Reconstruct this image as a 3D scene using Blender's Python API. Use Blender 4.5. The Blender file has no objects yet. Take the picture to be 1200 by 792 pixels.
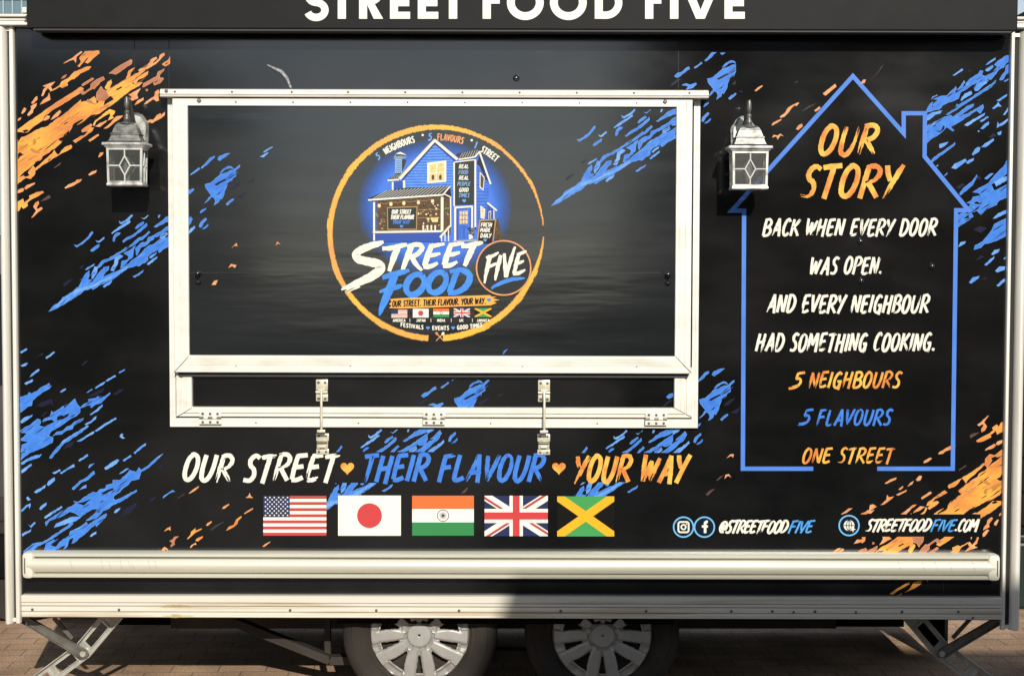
import bpy, bmesh, math, random
from mathutils import Vector, Matrix
R = math.radians
random.seed(7)
S = bpy.context.scene
COL = S.collection
# ------------------------------------------------------------------ camera
FPX = 1700.0; DIST = 5.67; CAMH = 1.75; PITCH = math.atan(.043); ROLL = R(.15)
CAM = Vector((0, -DIST, CAMH))
_f = Vector((0, math.cos(PITCH), -math.sin(PITCH)))
_r = Vector((1, 0, 0)); _u = Vector((0, math.sin(PITCH), math.cos(PITCH)))
CR = _r*math.cos(ROLL) + _u*math.sin(ROLL)
CU = _u*math.cos(ROLL) - _r*math.sin(ROLL)
cd = bpy.data.cameras.new('camera'); cam = bpy.data.objects.new('camera', cd); COL.objects.link(cam)
m = Matrix((CR, CU, -_f)).transposed().to_4x4(); m.translation = CAM
cam.matrix_world = m
cd.sensor_fit = 'HORIZONTAL'; cd.sensor_width = 36; cd.lens = FPX/1200*36; cd.clip_end = 2000; cd.clip_start = .05
S.camera = cam
# ------------------------------------------------------------------ sun and sky
SUN_EL, SUN_AZ = 26.5, 10.5            # elevation; degrees to the right of straight-on
w = bpy.data.worlds.new('World'); S.world = w; w.use_nodes = True
nt = w.node_tree
sky = nt.nodes.new('ShaderNodeTexSky'); sky.sky_type = 'NISHITA'; sky.sun_disc = False
sky.sun_elevation = R(SUN_EL); sky.sun_rotation = R(180 - SUN_AZ)
sky.air_density = 1.0; sky.dust_density = .08; sky.ozone_density = 2.0
bg = nt.nodes['Background']; bg.inputs[1].default_value = .096
hs = nt.nodes.new('ShaderNodeHueSaturation'); hs.inputs['Saturation'].default_value = .5; hs.inputs['Value'].default_value = 1.12
nt.links.new(sky.outputs[0], hs.inputs['Color']); nt.links.new(hs.outputs[0], bg.inputs[0])
sl = bpy.data.lights.new('sun', 'SUN'); sl.energy = 4.5; sl.angle = R(.53); sl.color = (1, .94, .84)
so = bpy.data.objects.new('sun', sl); COL.objects.link(so)
sdir = Vector((math.sin(R(SUN_AZ))*math.cos(R(SUN_EL)), -math.cos(R(SUN_AZ))*math.cos(R(SUN_EL)), math.sin(R(SUN_EL))))
so.rotation_euler = sdir.to_track_quat('Z', 'Y').to_euler(); so.location = sdir*30
S.view_settings.view_transform = 'Standard'; S.view_settings.look = 'None'
S.view_settings.exposure = 0; S.view_settings.gamma = 1
S.view_settings.use_curve_mapping = False

# ------------------------------------------------------------------ measuring helpers
def W(px, py, d=0.0):
    """point of the vertical plane y = d seen at photograph pixel (px, py)"""
    v = _f*FPX + CR*(px-600) - CU*(py-396)
    t = (d - CAM.y)/v.y
    return CAM + v*t
def X(px, py=400, d=0.0): return W(px, py, d).x
def Z(py, d=0.0, px=600): return W(px, py, d).z

# ------------------------------------------------------------------ materials
def lin(c):
    return tuple(((v/255)/12.92 if v/255 <= .04045 else ((v/255+.055)/1.055)**2.4) for v in c)
MATS = {}
def mat(name, rgb, rough=.5, metal=0.0, spec=.5, var=0.0, vscale=8.0, rgb2=None, bump=0.0, bscale=40.0,
        stretch=(1, 1, 1), coat=0.0, rvar=0.0, alpha=1.0, detail=4.0, ramp=(.3, .7), dust=0.0):
    if name in MATS: return MATS[name]
    m = bpy.data.materials.new(name); m.use_nodes = True
    n = m.node_tree.nodes; L = m.node_tree.links
    p = n['Principled BSDF']
    p.inputs['Roughness'].default_value = rough; p.inputs['Metallic'].default_value = metal
    p.inputs['Specular IOR Level'].default_value = spec
    p.inputs['Coat Weight'].default_value = coat
    p.inputs['Alpha'].default_value = alpha
    tc = n.new('ShaderNodeTexCoord'); mp = n.new('ShaderNodeMapping'); mp.inputs['Scale'].default_value = stretch
    L.new(tc.outputs['Object'], mp.inputs[0])
    if var > 0 or rgb2:
        t = n.new('ShaderNodeTexNoise'); t.inputs['Scale'].default_value = vscale; t.inputs['Detail'].default_value = detail
        L.new(mp.outputs[0], t.inputs['Vector'])
        cr = n.new('ShaderNodeValToRGB')
        a = rgb; b = rgb2 or tuple(max(0, c*(1-var)) for c in rgb)
        cr.color_ramp.elements[0].color = (*b, 1); cr.color_ramp.elements[1].color = (*a, 1)
        cr.color_ramp.elements[0].position = ramp[0]; cr.color_ramp.elements[1].position = ramp[1]
        L.new(t.outputs[0], cr.inputs[0]); L.new(cr.outputs[0], p.inputs['Base Color'])
    else:
        p.inputs['Base Color'].default_value = (*rgb, 1)
    if rvar > 0:
        t3 = n.new('ShaderNodeTexNoise'); t3.inputs['Scale'].default_value = vscale*.6; t3.inputs['Detail'].default_value = 6
        L.new(mp.outputs[0], t3.inputs['Vector'])
        mr = n.new('ShaderNodeMapRange'); mr.inputs[1].default_value = .3; mr.inputs[2].default_value = .7
        mr.inputs[3].default_value = max(.03, rough-rvar); mr.inputs[4].default_value = rough+rvar
        L.new(t3.outputs[0], mr.inputs[0]); L.new(mr.outputs[0], p.inputs['Roughness'])
    if bump > 0:
        t2 = n.new('ShaderNodeTexNoise'); t2.inputs['Scale'].default_value = bscale; t2.inputs['Detail'].default_value = 3
        L.new(mp.outputs[0], t2.inputs['Vector'])
        b = n.new('ShaderNodeBump'); b.inputs['Strength'].default_value = bump; b.inputs['Distance'].default_value = .01
        L.new(t2.outputs[0], b.inputs['Height']); L.new(b.outputs[0], p.inputs['Normal'])
    if dust > 0:
        src = p.inputs['Base Color'].links[0].from_socket if p.inputs['Base Color'].is_linked else None
        d1 = n.new('ShaderNodeTexNoise'); d1.inputs['Scale'].default_value = 210; d1.inputs['Detail'].default_value = 2
        d2 = n.new('ShaderNodeTexNoise'); d2.inputs['Scale'].default_value = 2.6; d2.inputs['Detail'].default_value = 7; d2.inputs['Roughness'].default_value = .7
        mp3 = n.new('ShaderNodeMapping'); mp3.inputs['Scale'].default_value = (1, 1, .45); L.new(tc.outputs['Object'], mp3.inputs[0])
        L.new(tc.outputs['Object'], d1.inputs['Vector']); L.new(mp3.outputs[0], d2.inputs['Vector'])
        r1 = n.new('ShaderNodeMapRange'); r1.inputs[1].default_value = .56; r1.inputs[2].default_value = .74; L.new(d1.outputs[0], r1.inputs[0])
        r2 = n.new('ShaderNodeMapRange'); r2.inputs[1].default_value = .46; r2.inputs[2].default_value = .74; L.new(d2.outputs[0], r2.inputs[0])
        mu = n.new('ShaderNodeMath'); mu.operation = 'MULTIPLY_ADD'; L.new(r1.outputs[0], mu.inputs[0]); mu.inputs[1].default_value = .5; mu.inputs[2].default_value = .35
        m2 = n.new('ShaderNodeMath'); m2.operation = 'MULTIPLY'; L.new(mu.outputs[0], m2.inputs[0]); L.new(r2.outputs[0], m2.inputs[1])
        m3 = n.new('ShaderNodeMath'); m3.operation = 'MULTIPLY'; L.new(m2.outputs[0], m3.inputs[0]); m3.inputs[1].default_value = dust
        mx = n.new('ShaderNodeMix'); mx.data_type = 'RGBA'; L.new(m3.outputs[0], mx.inputs[0])
        if src: L.new(src, mx.inputs[6])
        else: mx.inputs[6].default_value = (*rgb, 1)
        mx.inputs[7].default_value = (.20, .195, .18, 1); L.new(mx.outputs[2], p.inputs['Base Color'])
    MATS[name] = m
    return m

# ------------------------------------------------------------------ mesh builder and object tagging
class MB:
    def __init__(self): self.v = []; self.f = []; self.m = []; self.mats = []
    def mi(self, mt):
        if mt not in self.mats: self.mats.append(mt)
        return self.mats.index(mt)
    def face(self, pts, mt):
        b = len(self.v); self.v += [tuple(p) for p in pts]
        self.f.append(tuple(range(b, b+len(pts)))); self.m.append(self.mi(mt))
    def box(self, a, b, mt, bev=0.0):
        x0, y0, z0 = [min(a[i], b[i]) for i in range(3)]; x1, y1, z1 = [max(a[i], b[i]) for i in range(3)]
        if bev > 0:
            # bevel the four edges that run along the longest axis: cheap chamfered bar
            self.chamfer((x0, y0, z0), (x1, y1, z1), bev, mt); return
        c = [(x0, y0, z0), (x1, y0, z0), (x1, y1, z0), (x0, y1, z0), (x0, y0, z1), (x1, y0, z1), (x1, y1, z1), (x0, y1, z1)]
        self.solid(c, [(0, 3, 2, 1), (4, 5, 6, 7), (0, 1, 5, 4), (1, 2, 6, 5), (2, 3, 7, 6), (3, 0, 4, 7)], mt)
    def solid(self, verts, faces, mt):
        b = len(self.v); self.v += [tuple(p) for p in verts]; k = self.mi(mt)
        for f in faces: self.f.append(tuple(b+i for i in f)); self.m.append(k)
    def chamfer(self, a, b, c, mt):
        bm = bmesh.new(); bmesh.ops.create_cube(bm, size=1)
        for v in bm.verts:
            v.co = Vector([(a[i]+b[i])/2 + v.co[i]*(b[i]-a[i]) for i in range(3)])
        c = min(c, min(b[i]-a[i] for i in range(3))*.45)
        bmesh.ops.bevel(bm, geom=bm.edges[:], offset=c, segments=2, profile=.5, affect='EDGES')
        bm.verts.index_update()
        self.solid([v.co[:] for v in bm.verts], [tuple(v.index for v in f.verts) for f in bm.faces], mt); bm.free()
    def tube(self, pts, r, mt, n=10, caps=True):
        pts = [Vector(p) for p in pts]; rs = r if isinstance(r, (list, tuple)) else [r]*len(pts)
        b = len(self.v); k = self.mi(mt); pu = None
        for i, p in enumerate(pts):
            t = (pts[min(i+1, len(pts)-1)] - pts[max(i-1, 0)]).normalized()
            if pu is None:
                pu = t.orthogonal().normalized()
            else:
                pu = (pu - t*pu.dot(t)).normalized()
            q = t.cross(pu)
            for j in range(n):
                a = 2*math.pi*j/n
                self.v.append(tuple(p + (pu*math.cos(a)+q*math.sin(a))*rs[i]))
        for i in range(len(pts)-1):
            for j in range(n):
                self.f.append((b+i*n+j, b+i*n+(j+1) % n, b+(i+1)*n+(j+1) % n, b+(i+1)*n+j)); self.m.append(k)
        if caps:
            self.f.append(tuple(b+j for j in reversed(range(n)))); self.m.append(k)
            e = b+(len(pts)-1)*n; self.f.append(tuple(e+j for j in range(n))); self.m.append(k)
    def lathe(self, prof, c, axis, mt, n=24):
        """prof: (radius, offset along axis)"""
        ax = Vector(axis).normalized(); u = ax.orthogonal().normalized(); q = ax.cross(u); c = Vector(c)
        b = len(self.v); k = self.mi(mt)
        for (r, h) in prof:
            for j in range(n):
                a = 2*math.pi*j/n; self.v.append(tuple(c+ax*h+(u*math.cos(a)+q*math.sin(a))*r))
        for i in range(len(prof)-1):
            for j in range(n):
                self.f.append((b+i*n+j, b+i*n+(j+1) % n, b+(i+1)*n+(j+1) % n, b+(i+1)*n+j)); self.m.append(k)
        for i in (0, len(prof)-1):
            if prof[i][0] > 1e-6:
                self.f.append(tuple(b+i*n+j for j in range(n))); self.m.append(k)
    def prism(self, pts, d0, d1, mt):
        """pts: (x, z) outline, extruded from y = d0 to y = d1"""
        n = len(pts); b = len(self.v); k = self.mi(mt)
        self.v += [(p[0], d0, p[1]) for p in pts] + [(p[0], d1, p[1]) for p in pts]
        self.f.append(tuple(b+i for i in range(n))); self.m.append(k)
        self.f.append(tuple(b+n+i for i in reversed(range(n)))); self.m.append(k)
        for i in range(n):
            j = (i+1) % n
            self.f.append((b+i, b+n+i, b+n+j, b+j)); self.m.append(k)
    def build(self, name, parent=None, smooth=False, label=None):
        me = bpy.data.meshes.new(name)
        me.from_pydata(self.v, [], self.f)
        for mt in self.mats: me.materials.append(mt)
        for p, k in zip(me.polygons, self.m):
            p.material_index = k
        bm = bmesh.new(); bm.from_mesh(me)
        if not getattr(self, 'flat', False):
            bmesh.ops.recalc_face_normals(bm, faces=bm.faces[:])
        bm.to_mesh(me); bm.free()
        if smooth:
            for p in me.polygons: p.use_smooth = True
            try: me.set_sharp_from_angle(angle=R(38))
            except Exception: pass
        me.update()
        o = bpy.data.objects.new(name, me); COL.objects.link(o)
        if parent is not None: o.parent = parent
        if label: o['label'] = label
        return o
def thing(name, label, cat, loc=(0, 0, 0), group=None, kind=None):
    o = bpy.data.objects.new(name, None); COL.objects.link(o); o.location = loc; o.empty_display_size = .2
    o['label'] = label; o['category'] = cat
    if group: o['group'] = group
    return o
def part(name, parent, label=None):
    o = bpy.data.objects.new(name, None); COL.objects.link(o); o.parent = parent; o.empty_display_size = .1
    if label: o['label'] = label
    return o

# ------------------------------------------------------------------ flat print helpers (vinyl lettering and artwork)
STEP = .000008
class Print(MB):
    """flat shapes of a vinyl print, given in photograph pixels and laid on the plane y = d"""
    def __init__(self, d):
        super().__init__(); self.d = d; self.k = 0; self.flat = True
    def lay(self): self.k += 1; return self.d - self.k*STEP
    def poly(self, pts, mt, jag=0.0, clip=None, same=False, rim=None):
        pts = [(pts[i], pts[i+1]) for i in range(0, len(pts), 2)] if not isinstance(pts[0], (tuple, list)) else list(pts)
        if jag > 0:
            q = []
            for i, a in enumerate(pts):
                b = pts[(i+1) % len(pts)]; l = math.hypot(b[0]-a[0], b[1]-a[1]); n = max(1, int(l/2.4)); q.append(a)
                for k in range(1, n):
                    t = k/n; nx, ny = -(b[1]-a[1])/l, (b[0]-a[0])/l; o = random.uniform(-jag, jag)*1.6
                    q.append((a[0]+(b[0]-a[0])*t+nx*o, a[1]+(b[1]-a[1])*t+ny*o))
            pts = q
        if clip: pts = clip_rect(pts, clip)
        if len(pts) < 3: return
        if rim and len(pts) > 7: self.line(pts, .75, rim, closed=True)
        if not same: self.k += 1
        d = self.d - self.k*STEP
        self.face([W(a, b, d) for a, b in pts], mt)
    def ribbon(self, pts, wd, mt, smooth=True, jag=0.0, taper=(1, 1), flatlay=False, sub=6):
        """pts (x, y) or (x, y, width)"""
        P = [(p[0], p[1], p[2] if len(p) > 2 else wd) for p in pts]
        if smooth and len(P) > 2:
            Q = []
            for i in range(len(P)-1):
                p0 = P[max(i-1, 0)]; p1 = P[i]; p2 = P[i+1]; p3 = P[min(i+2, len(P)-1)]
                for s in range(sub):
                    t = s/sub
                    Q.append(tuple(.5*((2*p1[k])+(-p0[k]+p2[k])*t+(2*p0[k]-5*p1[k]+4*p2[k]-p3[k])*t*t+(-p0[k]+3*p1[k]-3*p2[k]+p3[k])*t**3) for k in range(3)))
            Q.append(P[-1]); P = Q
        elif jag > 0 or taper != (1, 1):
            Q = []
            for i in range(len(P)-1):
                for s in range(sub): t = s/sub; Q.append(tuple(P[i][k]+(P[i+1][k]-P[i][k])*t for k in range(3)))
            Q.append(P[-1]); P = Q
        n = len(P); A = []; B = []; self.k += 1
        d0 = self.d - self.k*STEP
        for i, p in enumerate(P):
            a = P[max(i-1, 0)]; b = P[min(i+1, n-1)]
            tx, ty = b[0]-a[0], b[1]-a[1]; l = math.hypot(tx, ty) or 1; tx /= l; ty /= l
            t = i/(n-1)
            hw = p[2]/2
            if taper != (1, 1):
                hw *= min(1, taper[0]+(1-taper[0])*min(1, t/.18)) * (1 if t < .55 else 1-(1-taper[1])*((t-.55)/.45)**1.4)
            j1 = random.uniform(-jag, jag); j2 = random.uniform(-jag, jag)
            d = d0 - STEP*.8*t
            A.append(W(p[0]-ty*(hw+j1), p[1]+tx*(hw+j1), d)); B.append(W(p[0]+ty*(hw+j2), p[1]-tx*(hw+j2), d))
        for i in range(n-1): self.face([A[i], A[i+1], B[i+1], B[i]], mt)
    def line(self, pts, wd, mt, closed=False):
        """mitred constant width polyline"""
        n = len(pts); L_ = []; R_ = []
        for i, p in enumerate(pts):
            if closed: a, b = pts[i-1], pts[(i+1) % n]
            else: a, b = pts[max(i-1, 0)], pts[min(i+1, n-1)]
            def nrm(u, v):
                l = math.hypot(v[0]-u[0], v[1]-u[1]); return None if l < 1e-6 else (-(v[1]-u[1])/l, (v[0]-u[0])/l)
            n1 = nrm(a, p) if (closed or i > 0) else None; n2 = nrm(p, b) if (closed or i < n-1) else None
            n1 = n1 or n2; n2 = n2 or n1
            mx, my = n1[0]+n2[0], n1[1]+n2[1]; l = math.hypot(mx, my); mx /= l; my /= l
            s = wd/2/max(.35, mx*n1[0]+my*n1[1])
            L_.append((p[0]+mx*s, p[1]+my*s)); R_.append((p[0]-mx*s, p[1]-my*s))
        self.k += 1
        d = self.d-self.k*STEP
        for i in range(n if closed else n-1):
            j = (i+1) % n
            self.face([W(*L_[i], d), W(*L_[j], d), W(*R_[j], d), W(*R_[i], d)], mt)
    def disc(self, cx, cy, r, mt, ry=None, n=40): self.poly([(cx+r*math.cos(2*math.pi*i/n), cy+(ry or r)*math.sin(2*math.pi*i/n)) for i in range(n)], mt)
    def ring(self, cx, cy, r, wd, mt, n=48): self.line([(cx+r*math.cos(2*math.pi*i/n), cy+r*math.sin(2*math.pi*i/n)) for i in range(n)], wd, mt, closed=True)
    def rect(self, x0, y0, x1, y1, mt): self.poly([(x0, y0), (x1, y0), (x1, y1), (x0, y1)], mt)
    def heart(self, cx, cy, s, mt):
        p = []
        for i in range(32):
            t = 2*math.pi*i/32
            p.append((cx+s*16*math.sin(t)**3/17, cy-s*(13*math.cos(t)-5*math.cos(2*t)-2*math.cos(3*t)-math.cos(4*t)+2)/17))
        self.poly(p, mt)
    def text(self, s, x0, x1, yb, yt, mt, wd=.17, slant=.17, brush=True, jag=None, gap=.13, tmap=None, space=.42, wob=.03):
        """brush lettering fitted between pixel x0..x1, baseline yb, cap line yt"""
        H = yb-yt; u = 0; items = []
        for ch in s:
            if ch == ' ': u += space; continue
            adv, st = GLYPH[ch]; items.append((ch, u, st)); u += adv+gap
        tot = u-gap+slant+.06; sx = (x1-x0)/tot
        for ch, u0, st in items:
            dy = random.uniform(-wob, wob)*H if brush else 0
            for s_ in st:
                P = []
                for (gx, gy) in s_:
                    a = x0+(u0+gx+slant*gy)*sx; b = yb-gy*H+dy
                    if tmap: a, b = tmap(a, b)
                    P.append((a, b))
                if brush: self.ribbon(P, wd*H, mt, jag=(jag if jag is not None else .013*H), taper=(.75, .38), sub=8)
                if brush and H > 13 and len(P) >= 3 and random.random() < .42:
                    a, b = P[-2], P[-1]; l = math.hypot(b[0]-a[0], b[1]-a[1]) or 1; nx, ny = -(b[1]-a[1])/l, (b[0]-a[0])/l
                    for _ in range(random.choice((1, 1, 2))):
                        o = random.uniform(-.30, .30)*wd*H; t0 = random.uniform(.1, .6)
                        q0 = (a[0]+(b[0]-a[0])*t0+nx*o, a[1]+(b[1]-a[1])*t0+ny*o, .2); q1_ = (b[0]+nx*o*.8, b[1]+ny*o*.8, .055*H)
                        self.ribbon([q0, ((q0[0]+q1_[0])/2, (q0[1]+q1_[1])/2, .045*H), q1_], 1, MATS['ink_black'], jag=.008*H)
                    if random.random() < .3:
                        a, b = P[0], P[1]; l = math.hypot(b[0]-a[0], b[1]-a[1]) or 1; nx, ny = -(b[1]-a[1])/l, (b[0]-a[0])/l; o = random.uniform(-.3, .3)*wd*H
                        self.ribbon([(a[0]+nx*o, a[1]+ny*o, .05*H), (a[0]+(b[0]-a[0])*.5+nx*o, a[1]+(b[1]-a[1])*.5+ny*o, .2)], 1, MATS['ink_black'], jag=.006*H)
                else: self.ribbon(P, wd*H, mt, sub=4)

def inside(pt, poly):
    x, y = pt; c = False
    for i, a in enumerate(poly):
        b = poly[i-1]
        if (a[1] > y) != (b[1] > y) and x < (b[0]-a[0])*(y-a[1])/(b[1]-a[1])+a[0]: c = not c
    return c
def slivers(pr, polys, n, mts, ang=-33, lmax=16, wmax=1.5, clip=None):
    """thin dry-brush streaks inside the painted shapes"""
    rg = random.Random(5+n)
    for poly in polys:
        xs = [q[0] for q in poly]; ys = [q[1] for q in poly]; ar = (max(xs)-min(xs))*(max(ys)-min(ys))
        for _ in range(max(1, int(n*ar/1000))):
            q = (rg.uniform(min(xs), max(xs)), rg.uniform(min(ys), max(ys)))
            if not inside(q, poly): continue
            a = R(ang+rg.uniform(-7, 7)); l = rg.uniform(3, lmax); w = rg.uniform(.4, wmax); c, s_ = math.cos(a), math.sin(a)
            pts = [(q[0]-c*l/2, q[1]-s_*l/2), (q[0]-c*l*.1-s_*w*.5, q[1]-s_*l*.1+c*w*.5), (q[0]+c*l*.3-s_*w*.3, q[1]+s_*l*.3+c*w*.3), (q[0]+c*l/2, q[1]+s_*l/2), (q[0]+c*l*.1+s_*w*.5, q[1]+s_*l*.1-c*w*.5)]
            pr.poly(pts, rg.choice(mts), .12, clip)
def clip_rect(pts, rc):
    x0, y0, x1, y1 = rc
    for ax, v, sg in ((0, x0, 1), (0, x1, -1), (1, y0, 1), (1, y1, -1)):
        out = []
        for i, a in enumerate(pts):
            b = pts[(i+1) % len(pts)]; ia = (a[ax]-v)*sg >= 0; ib = (b[ax]-v)*sg >= 0
            if ia: out.append(a)
            if ia != ib:
                t = (v-a[ax])/(b[ax]-a[ax]); out.append((a[0]+(b[0]-a[0])*t, a[1]+(b[1]-a[1])*t))
        pts = out
        if len(pts) < 3: return []
    return pts
O_ = [(.30, 1.0), (.14, .84), (.05, .5), (.06, .14), (.20, .0), (.38, .14), (.50, .5), (.48, .86), (.32, 1.0), (.22, .97)]
P_ = [[(.14, 1), (.07, .5), (.0, -.05)], [(.06, .96), (.36, 1.0), (.52, .82), (.40, .56), (.10, .46)]]
GLYPH = {
 'A': (.60, [[(.42, 1.03), (.22, .5), (.0, -.02)], [(.40, 1.03), (.47, .5), (.50, -.08)], [(.10, .30), (.58, .36)]]),
 'B': (.54, [[(.12, 1), (.06, .5), (.02, 0)], [(.06, .97), (.38, 1.0), (.50, .80), (.36, .58), (.10, .52)], [(.10, .52), (.42, .48), (.50, .24), (.32, .03), (.0, .0)]]),
 'C': (.50, [[(.50, .84), (.38, 1.0), (.20, .86), (.07, .5), (.08, .15), (.22, .0), (.46, .16)]]),
 'D': (.56, [[(.12, 1), (.06, .5), (.02, 0)], [(.04, .98), (.34, .96), (.52, .66), (.44, .28), (.22, .03), (.0, .02)]]),
 'E': (.50, [[(.14, .98), (.06, .5), (.03, .04)], [(.10, .95), (.52, .99)], [(.08, .51), (.42, .55)], [(.02, .03), (.22, .02), (.46, .12)]]),
 'F': (.48, [[(.14, 1), (.06, .5), (.0, -.05)], [(.05, .93), (.28, .97), (.54, 1.0)], [(.08, .51), (.42, .55)]]),
 'G': (.56, [[(.50, .86), (.36, 1.0), (.18, .84), (.06, .5), (.08, .14), (.24, .0), (.40, .14), (.46, .42)], [(.26, .42), (.56, .44)], [(.48, .42), (.43, .1), (.38, -.12)]]),
 'H': (.58, [[(.14, 1), (.07, .5), (.0, -.02)], [(.54, 1), (.47, .5), (.40, -.1)], [(.08, .47), (.50, .54)]]),
 'I': (.17, [[(.14, 1), (.08, .5), (.0, -.02)]]),
 'J': (.4, [[(.36, 1), (.32, .4), (.2, .02), (.0, .12)]]),
 'K': (.56, [[(.14, 1), (.07, .5), (.0, -.02)], [(.56, 1.0), (.30, .66), (.10, .46)], [(.16, .52), (.36, .28), (.52, -.02)]]),
 'L': (.44, [[(.14, 1), (.06, .45), (.04, .06), (.20, .02), (.44, .12)]]),
 'M': (.72, [[(.12, 1), (.06, .5), (.0, -.02)], [(.12, 1), (.24, .6), (.30, .3)], [(.62, 1), (.44, .62), (.30, .3)], [(.64, 1.02), (.64, .5), (.60, -.1)]]),
 'N': (.58, [[(.12, 1), (.06, .5), (.0, -.02)], [(.12, 1), (.26, .5), (.40, .02)], [(.56, 1), (.50, .5), (.42, .0)]]),
 'O': (.56, [O_]),
 'P': (.52, P_),
 'R': (.56, P_ + [[(.18, .48), (.34, .26), (.54, -.02)]]),
 'S': (.48, [[(.52, .90), (.34, 1.0), (.16, .84), (.18, .62), (.34, .46), (.38, .22), (.24, .03), (-.02, .06)]]),
 'T': (.50, [[(-.02, .93), (.26, .97), (.58, 1.0)], [(.32, .97), (.25, .5), (.16, -.08)]]),
 'U': (.56, [[(.12, 1), (.05, .5), (.06, .12), (.20, .0), (.36, .14), (.48, .5), (.54, 1)]]),
 'V': (.50, [[(.06, 1), (.10, .5), (.18, .0)], [(.56, 1.02), (.36, .5), (.18, .0)]]),
 'W': (.70, [[(.06, 1.04), (.06, .5), (.10, .0)], [(.38, .8), (.24, .4), (.10, .0)], [(.38, .8), (.38, .4), (.42, .02)], [(.74, .9), (.58, .5), (.42, .02)]]),
 'Y': (.50, [[(.04, 1), (.10, .74), (.22, .5)], [(.56, 1.02), (.34, .55), (.08, -.08)]]),
 '5': (.62, [[(.74, 1.0), (.46, .97), (.26, .92)], [(.28, .95), (.22, .60), (.42, .62), (.54, .42), (.42, .18), (.16, .02), (-.22, -.04)], [(.40, .16), (.14, .08), (-.12, .06)]]),
 '1': (.2, [[(.0, .8), (.16, 1), (.12, .5), (.08, .0)]]),
 '.': (.2, [[(.02, .0), (.07, .06), (.14, .12)], [(.0, .08), (.07, .07), (.16, .04)]]),
 '@': (.6, [[(.40, .60), (.26, .66), (.18, .42), (.28, .30), (.42, .40), (.42, .64), (.44, .34), (.54, .34), (.58, .6), (.42, .92), (.14, .84), (.02, .46), (.16, .12), (.44, .10)]]),
}
# ------------------------------------------------------------------ palette
ALU = mat('painted_aluminium', (.82, .79, .71), rough=.42, metal=.15, rgb2=(.70, .67, .59), ramp=(.30, .50), vscale=6.0, stretch=(1.2, 5, 3), detail=10, bump=.04, bscale=9, rvar=.08)
ALUV = mat('painted_aluminium_post', (.82, .79, .71), rough=.42, metal=.15, rgb2=(.70, .67, .59), ramp=(.30, .50), vscale=3.0, stretch=(6, 5, .6), detail=9, bump=.04, bscale=9, rvar=.08)
ALUW = mat('worn_aluminium_sill', (.76, .73, .63), rough=.45, metal=.2, rgb2=(.52, .42, .27), vscale=2.2, stretch=(.5, 6, 14), ramp=(.28, .46), bump=.05, bscale=12)
ALUC = mat('awning_tube_cream', (.66, .65, .54), rough=.38, metal=.15, var=.12, vscale=2.5, stretch=(.5, 5, 8), rvar=.06)
PLAST = mat('cream_end_cap', (.72, .70, .58), rough=.4, var=.12, vscale=25)
VINYL = mat('black_vinyl_wrap', (.0125, .0126, .0127), rough=.13, spec=1.0, rgb2=(.0048, .0049, .0050), vscale=4, bump=.02, bscale=3.0, stretch=(.7, 1, 1.5), rvar=.06, detail=12, ramp=(.45, .85), dust=.045)
VINYLH = mat('black_vinyl_hatch', (.0105, .0125, .0138), rough=.14, spec=1.0, rgb2=(.0135, .0158, .0172), vscale=6, bump=.12, bscale=4.0, stretch=(.35, 1, 2.6), rvar=.05, dust=.035)
VINYLF = mat('black_sign_cloth', (.0072, .0075, .0078), rough=.55, spec=.16, rgb2=(.0105, .0108, .0112), vscale=9, bump=.05, bscale=6)
HEM = mat('dark_grey_hem', (.05, .05, .052), rough=.6, var=.2, vscale=12)
GAP = mat('dark_gap', (.012, .012, .011), rough=.7)
RUB = mat('grey_rubber_seal', (.045, .046, .05), rough=.5, var=.2, vscale=30)
ZINC = mat('zinc_fitting', (.80, .74, .58), rough=.34, metal=.3, var=.25, vscale=60)
SCREW = mat('screw_head', (.16, .15, .13), rough=.45, metal=.6, var=.3, vscale=90)
UNDER = mat('underbody_black', (.009, .0085, .008), rough=.9, spec=.08, var=.4, vscale=6)
GALV = mat('galvanised_steel', (.60, .60, .54), rough=.42, metal=.45, rgb2=(.38, .37, .32), vscale=22, bump=.05, bscale=60)
GALVD = mat('dull_galvanised_strap', (.19, .18, .155), rough=.5, metal=.5, var=.4, vscale=18, bump=.06, bscale=60)
CHASS = mat('dirty_chassis_steel', (.040, .034, .028), rough=.75, metal=.2, var=.5, vscale=9, bump=.1, bscale=30)

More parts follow.
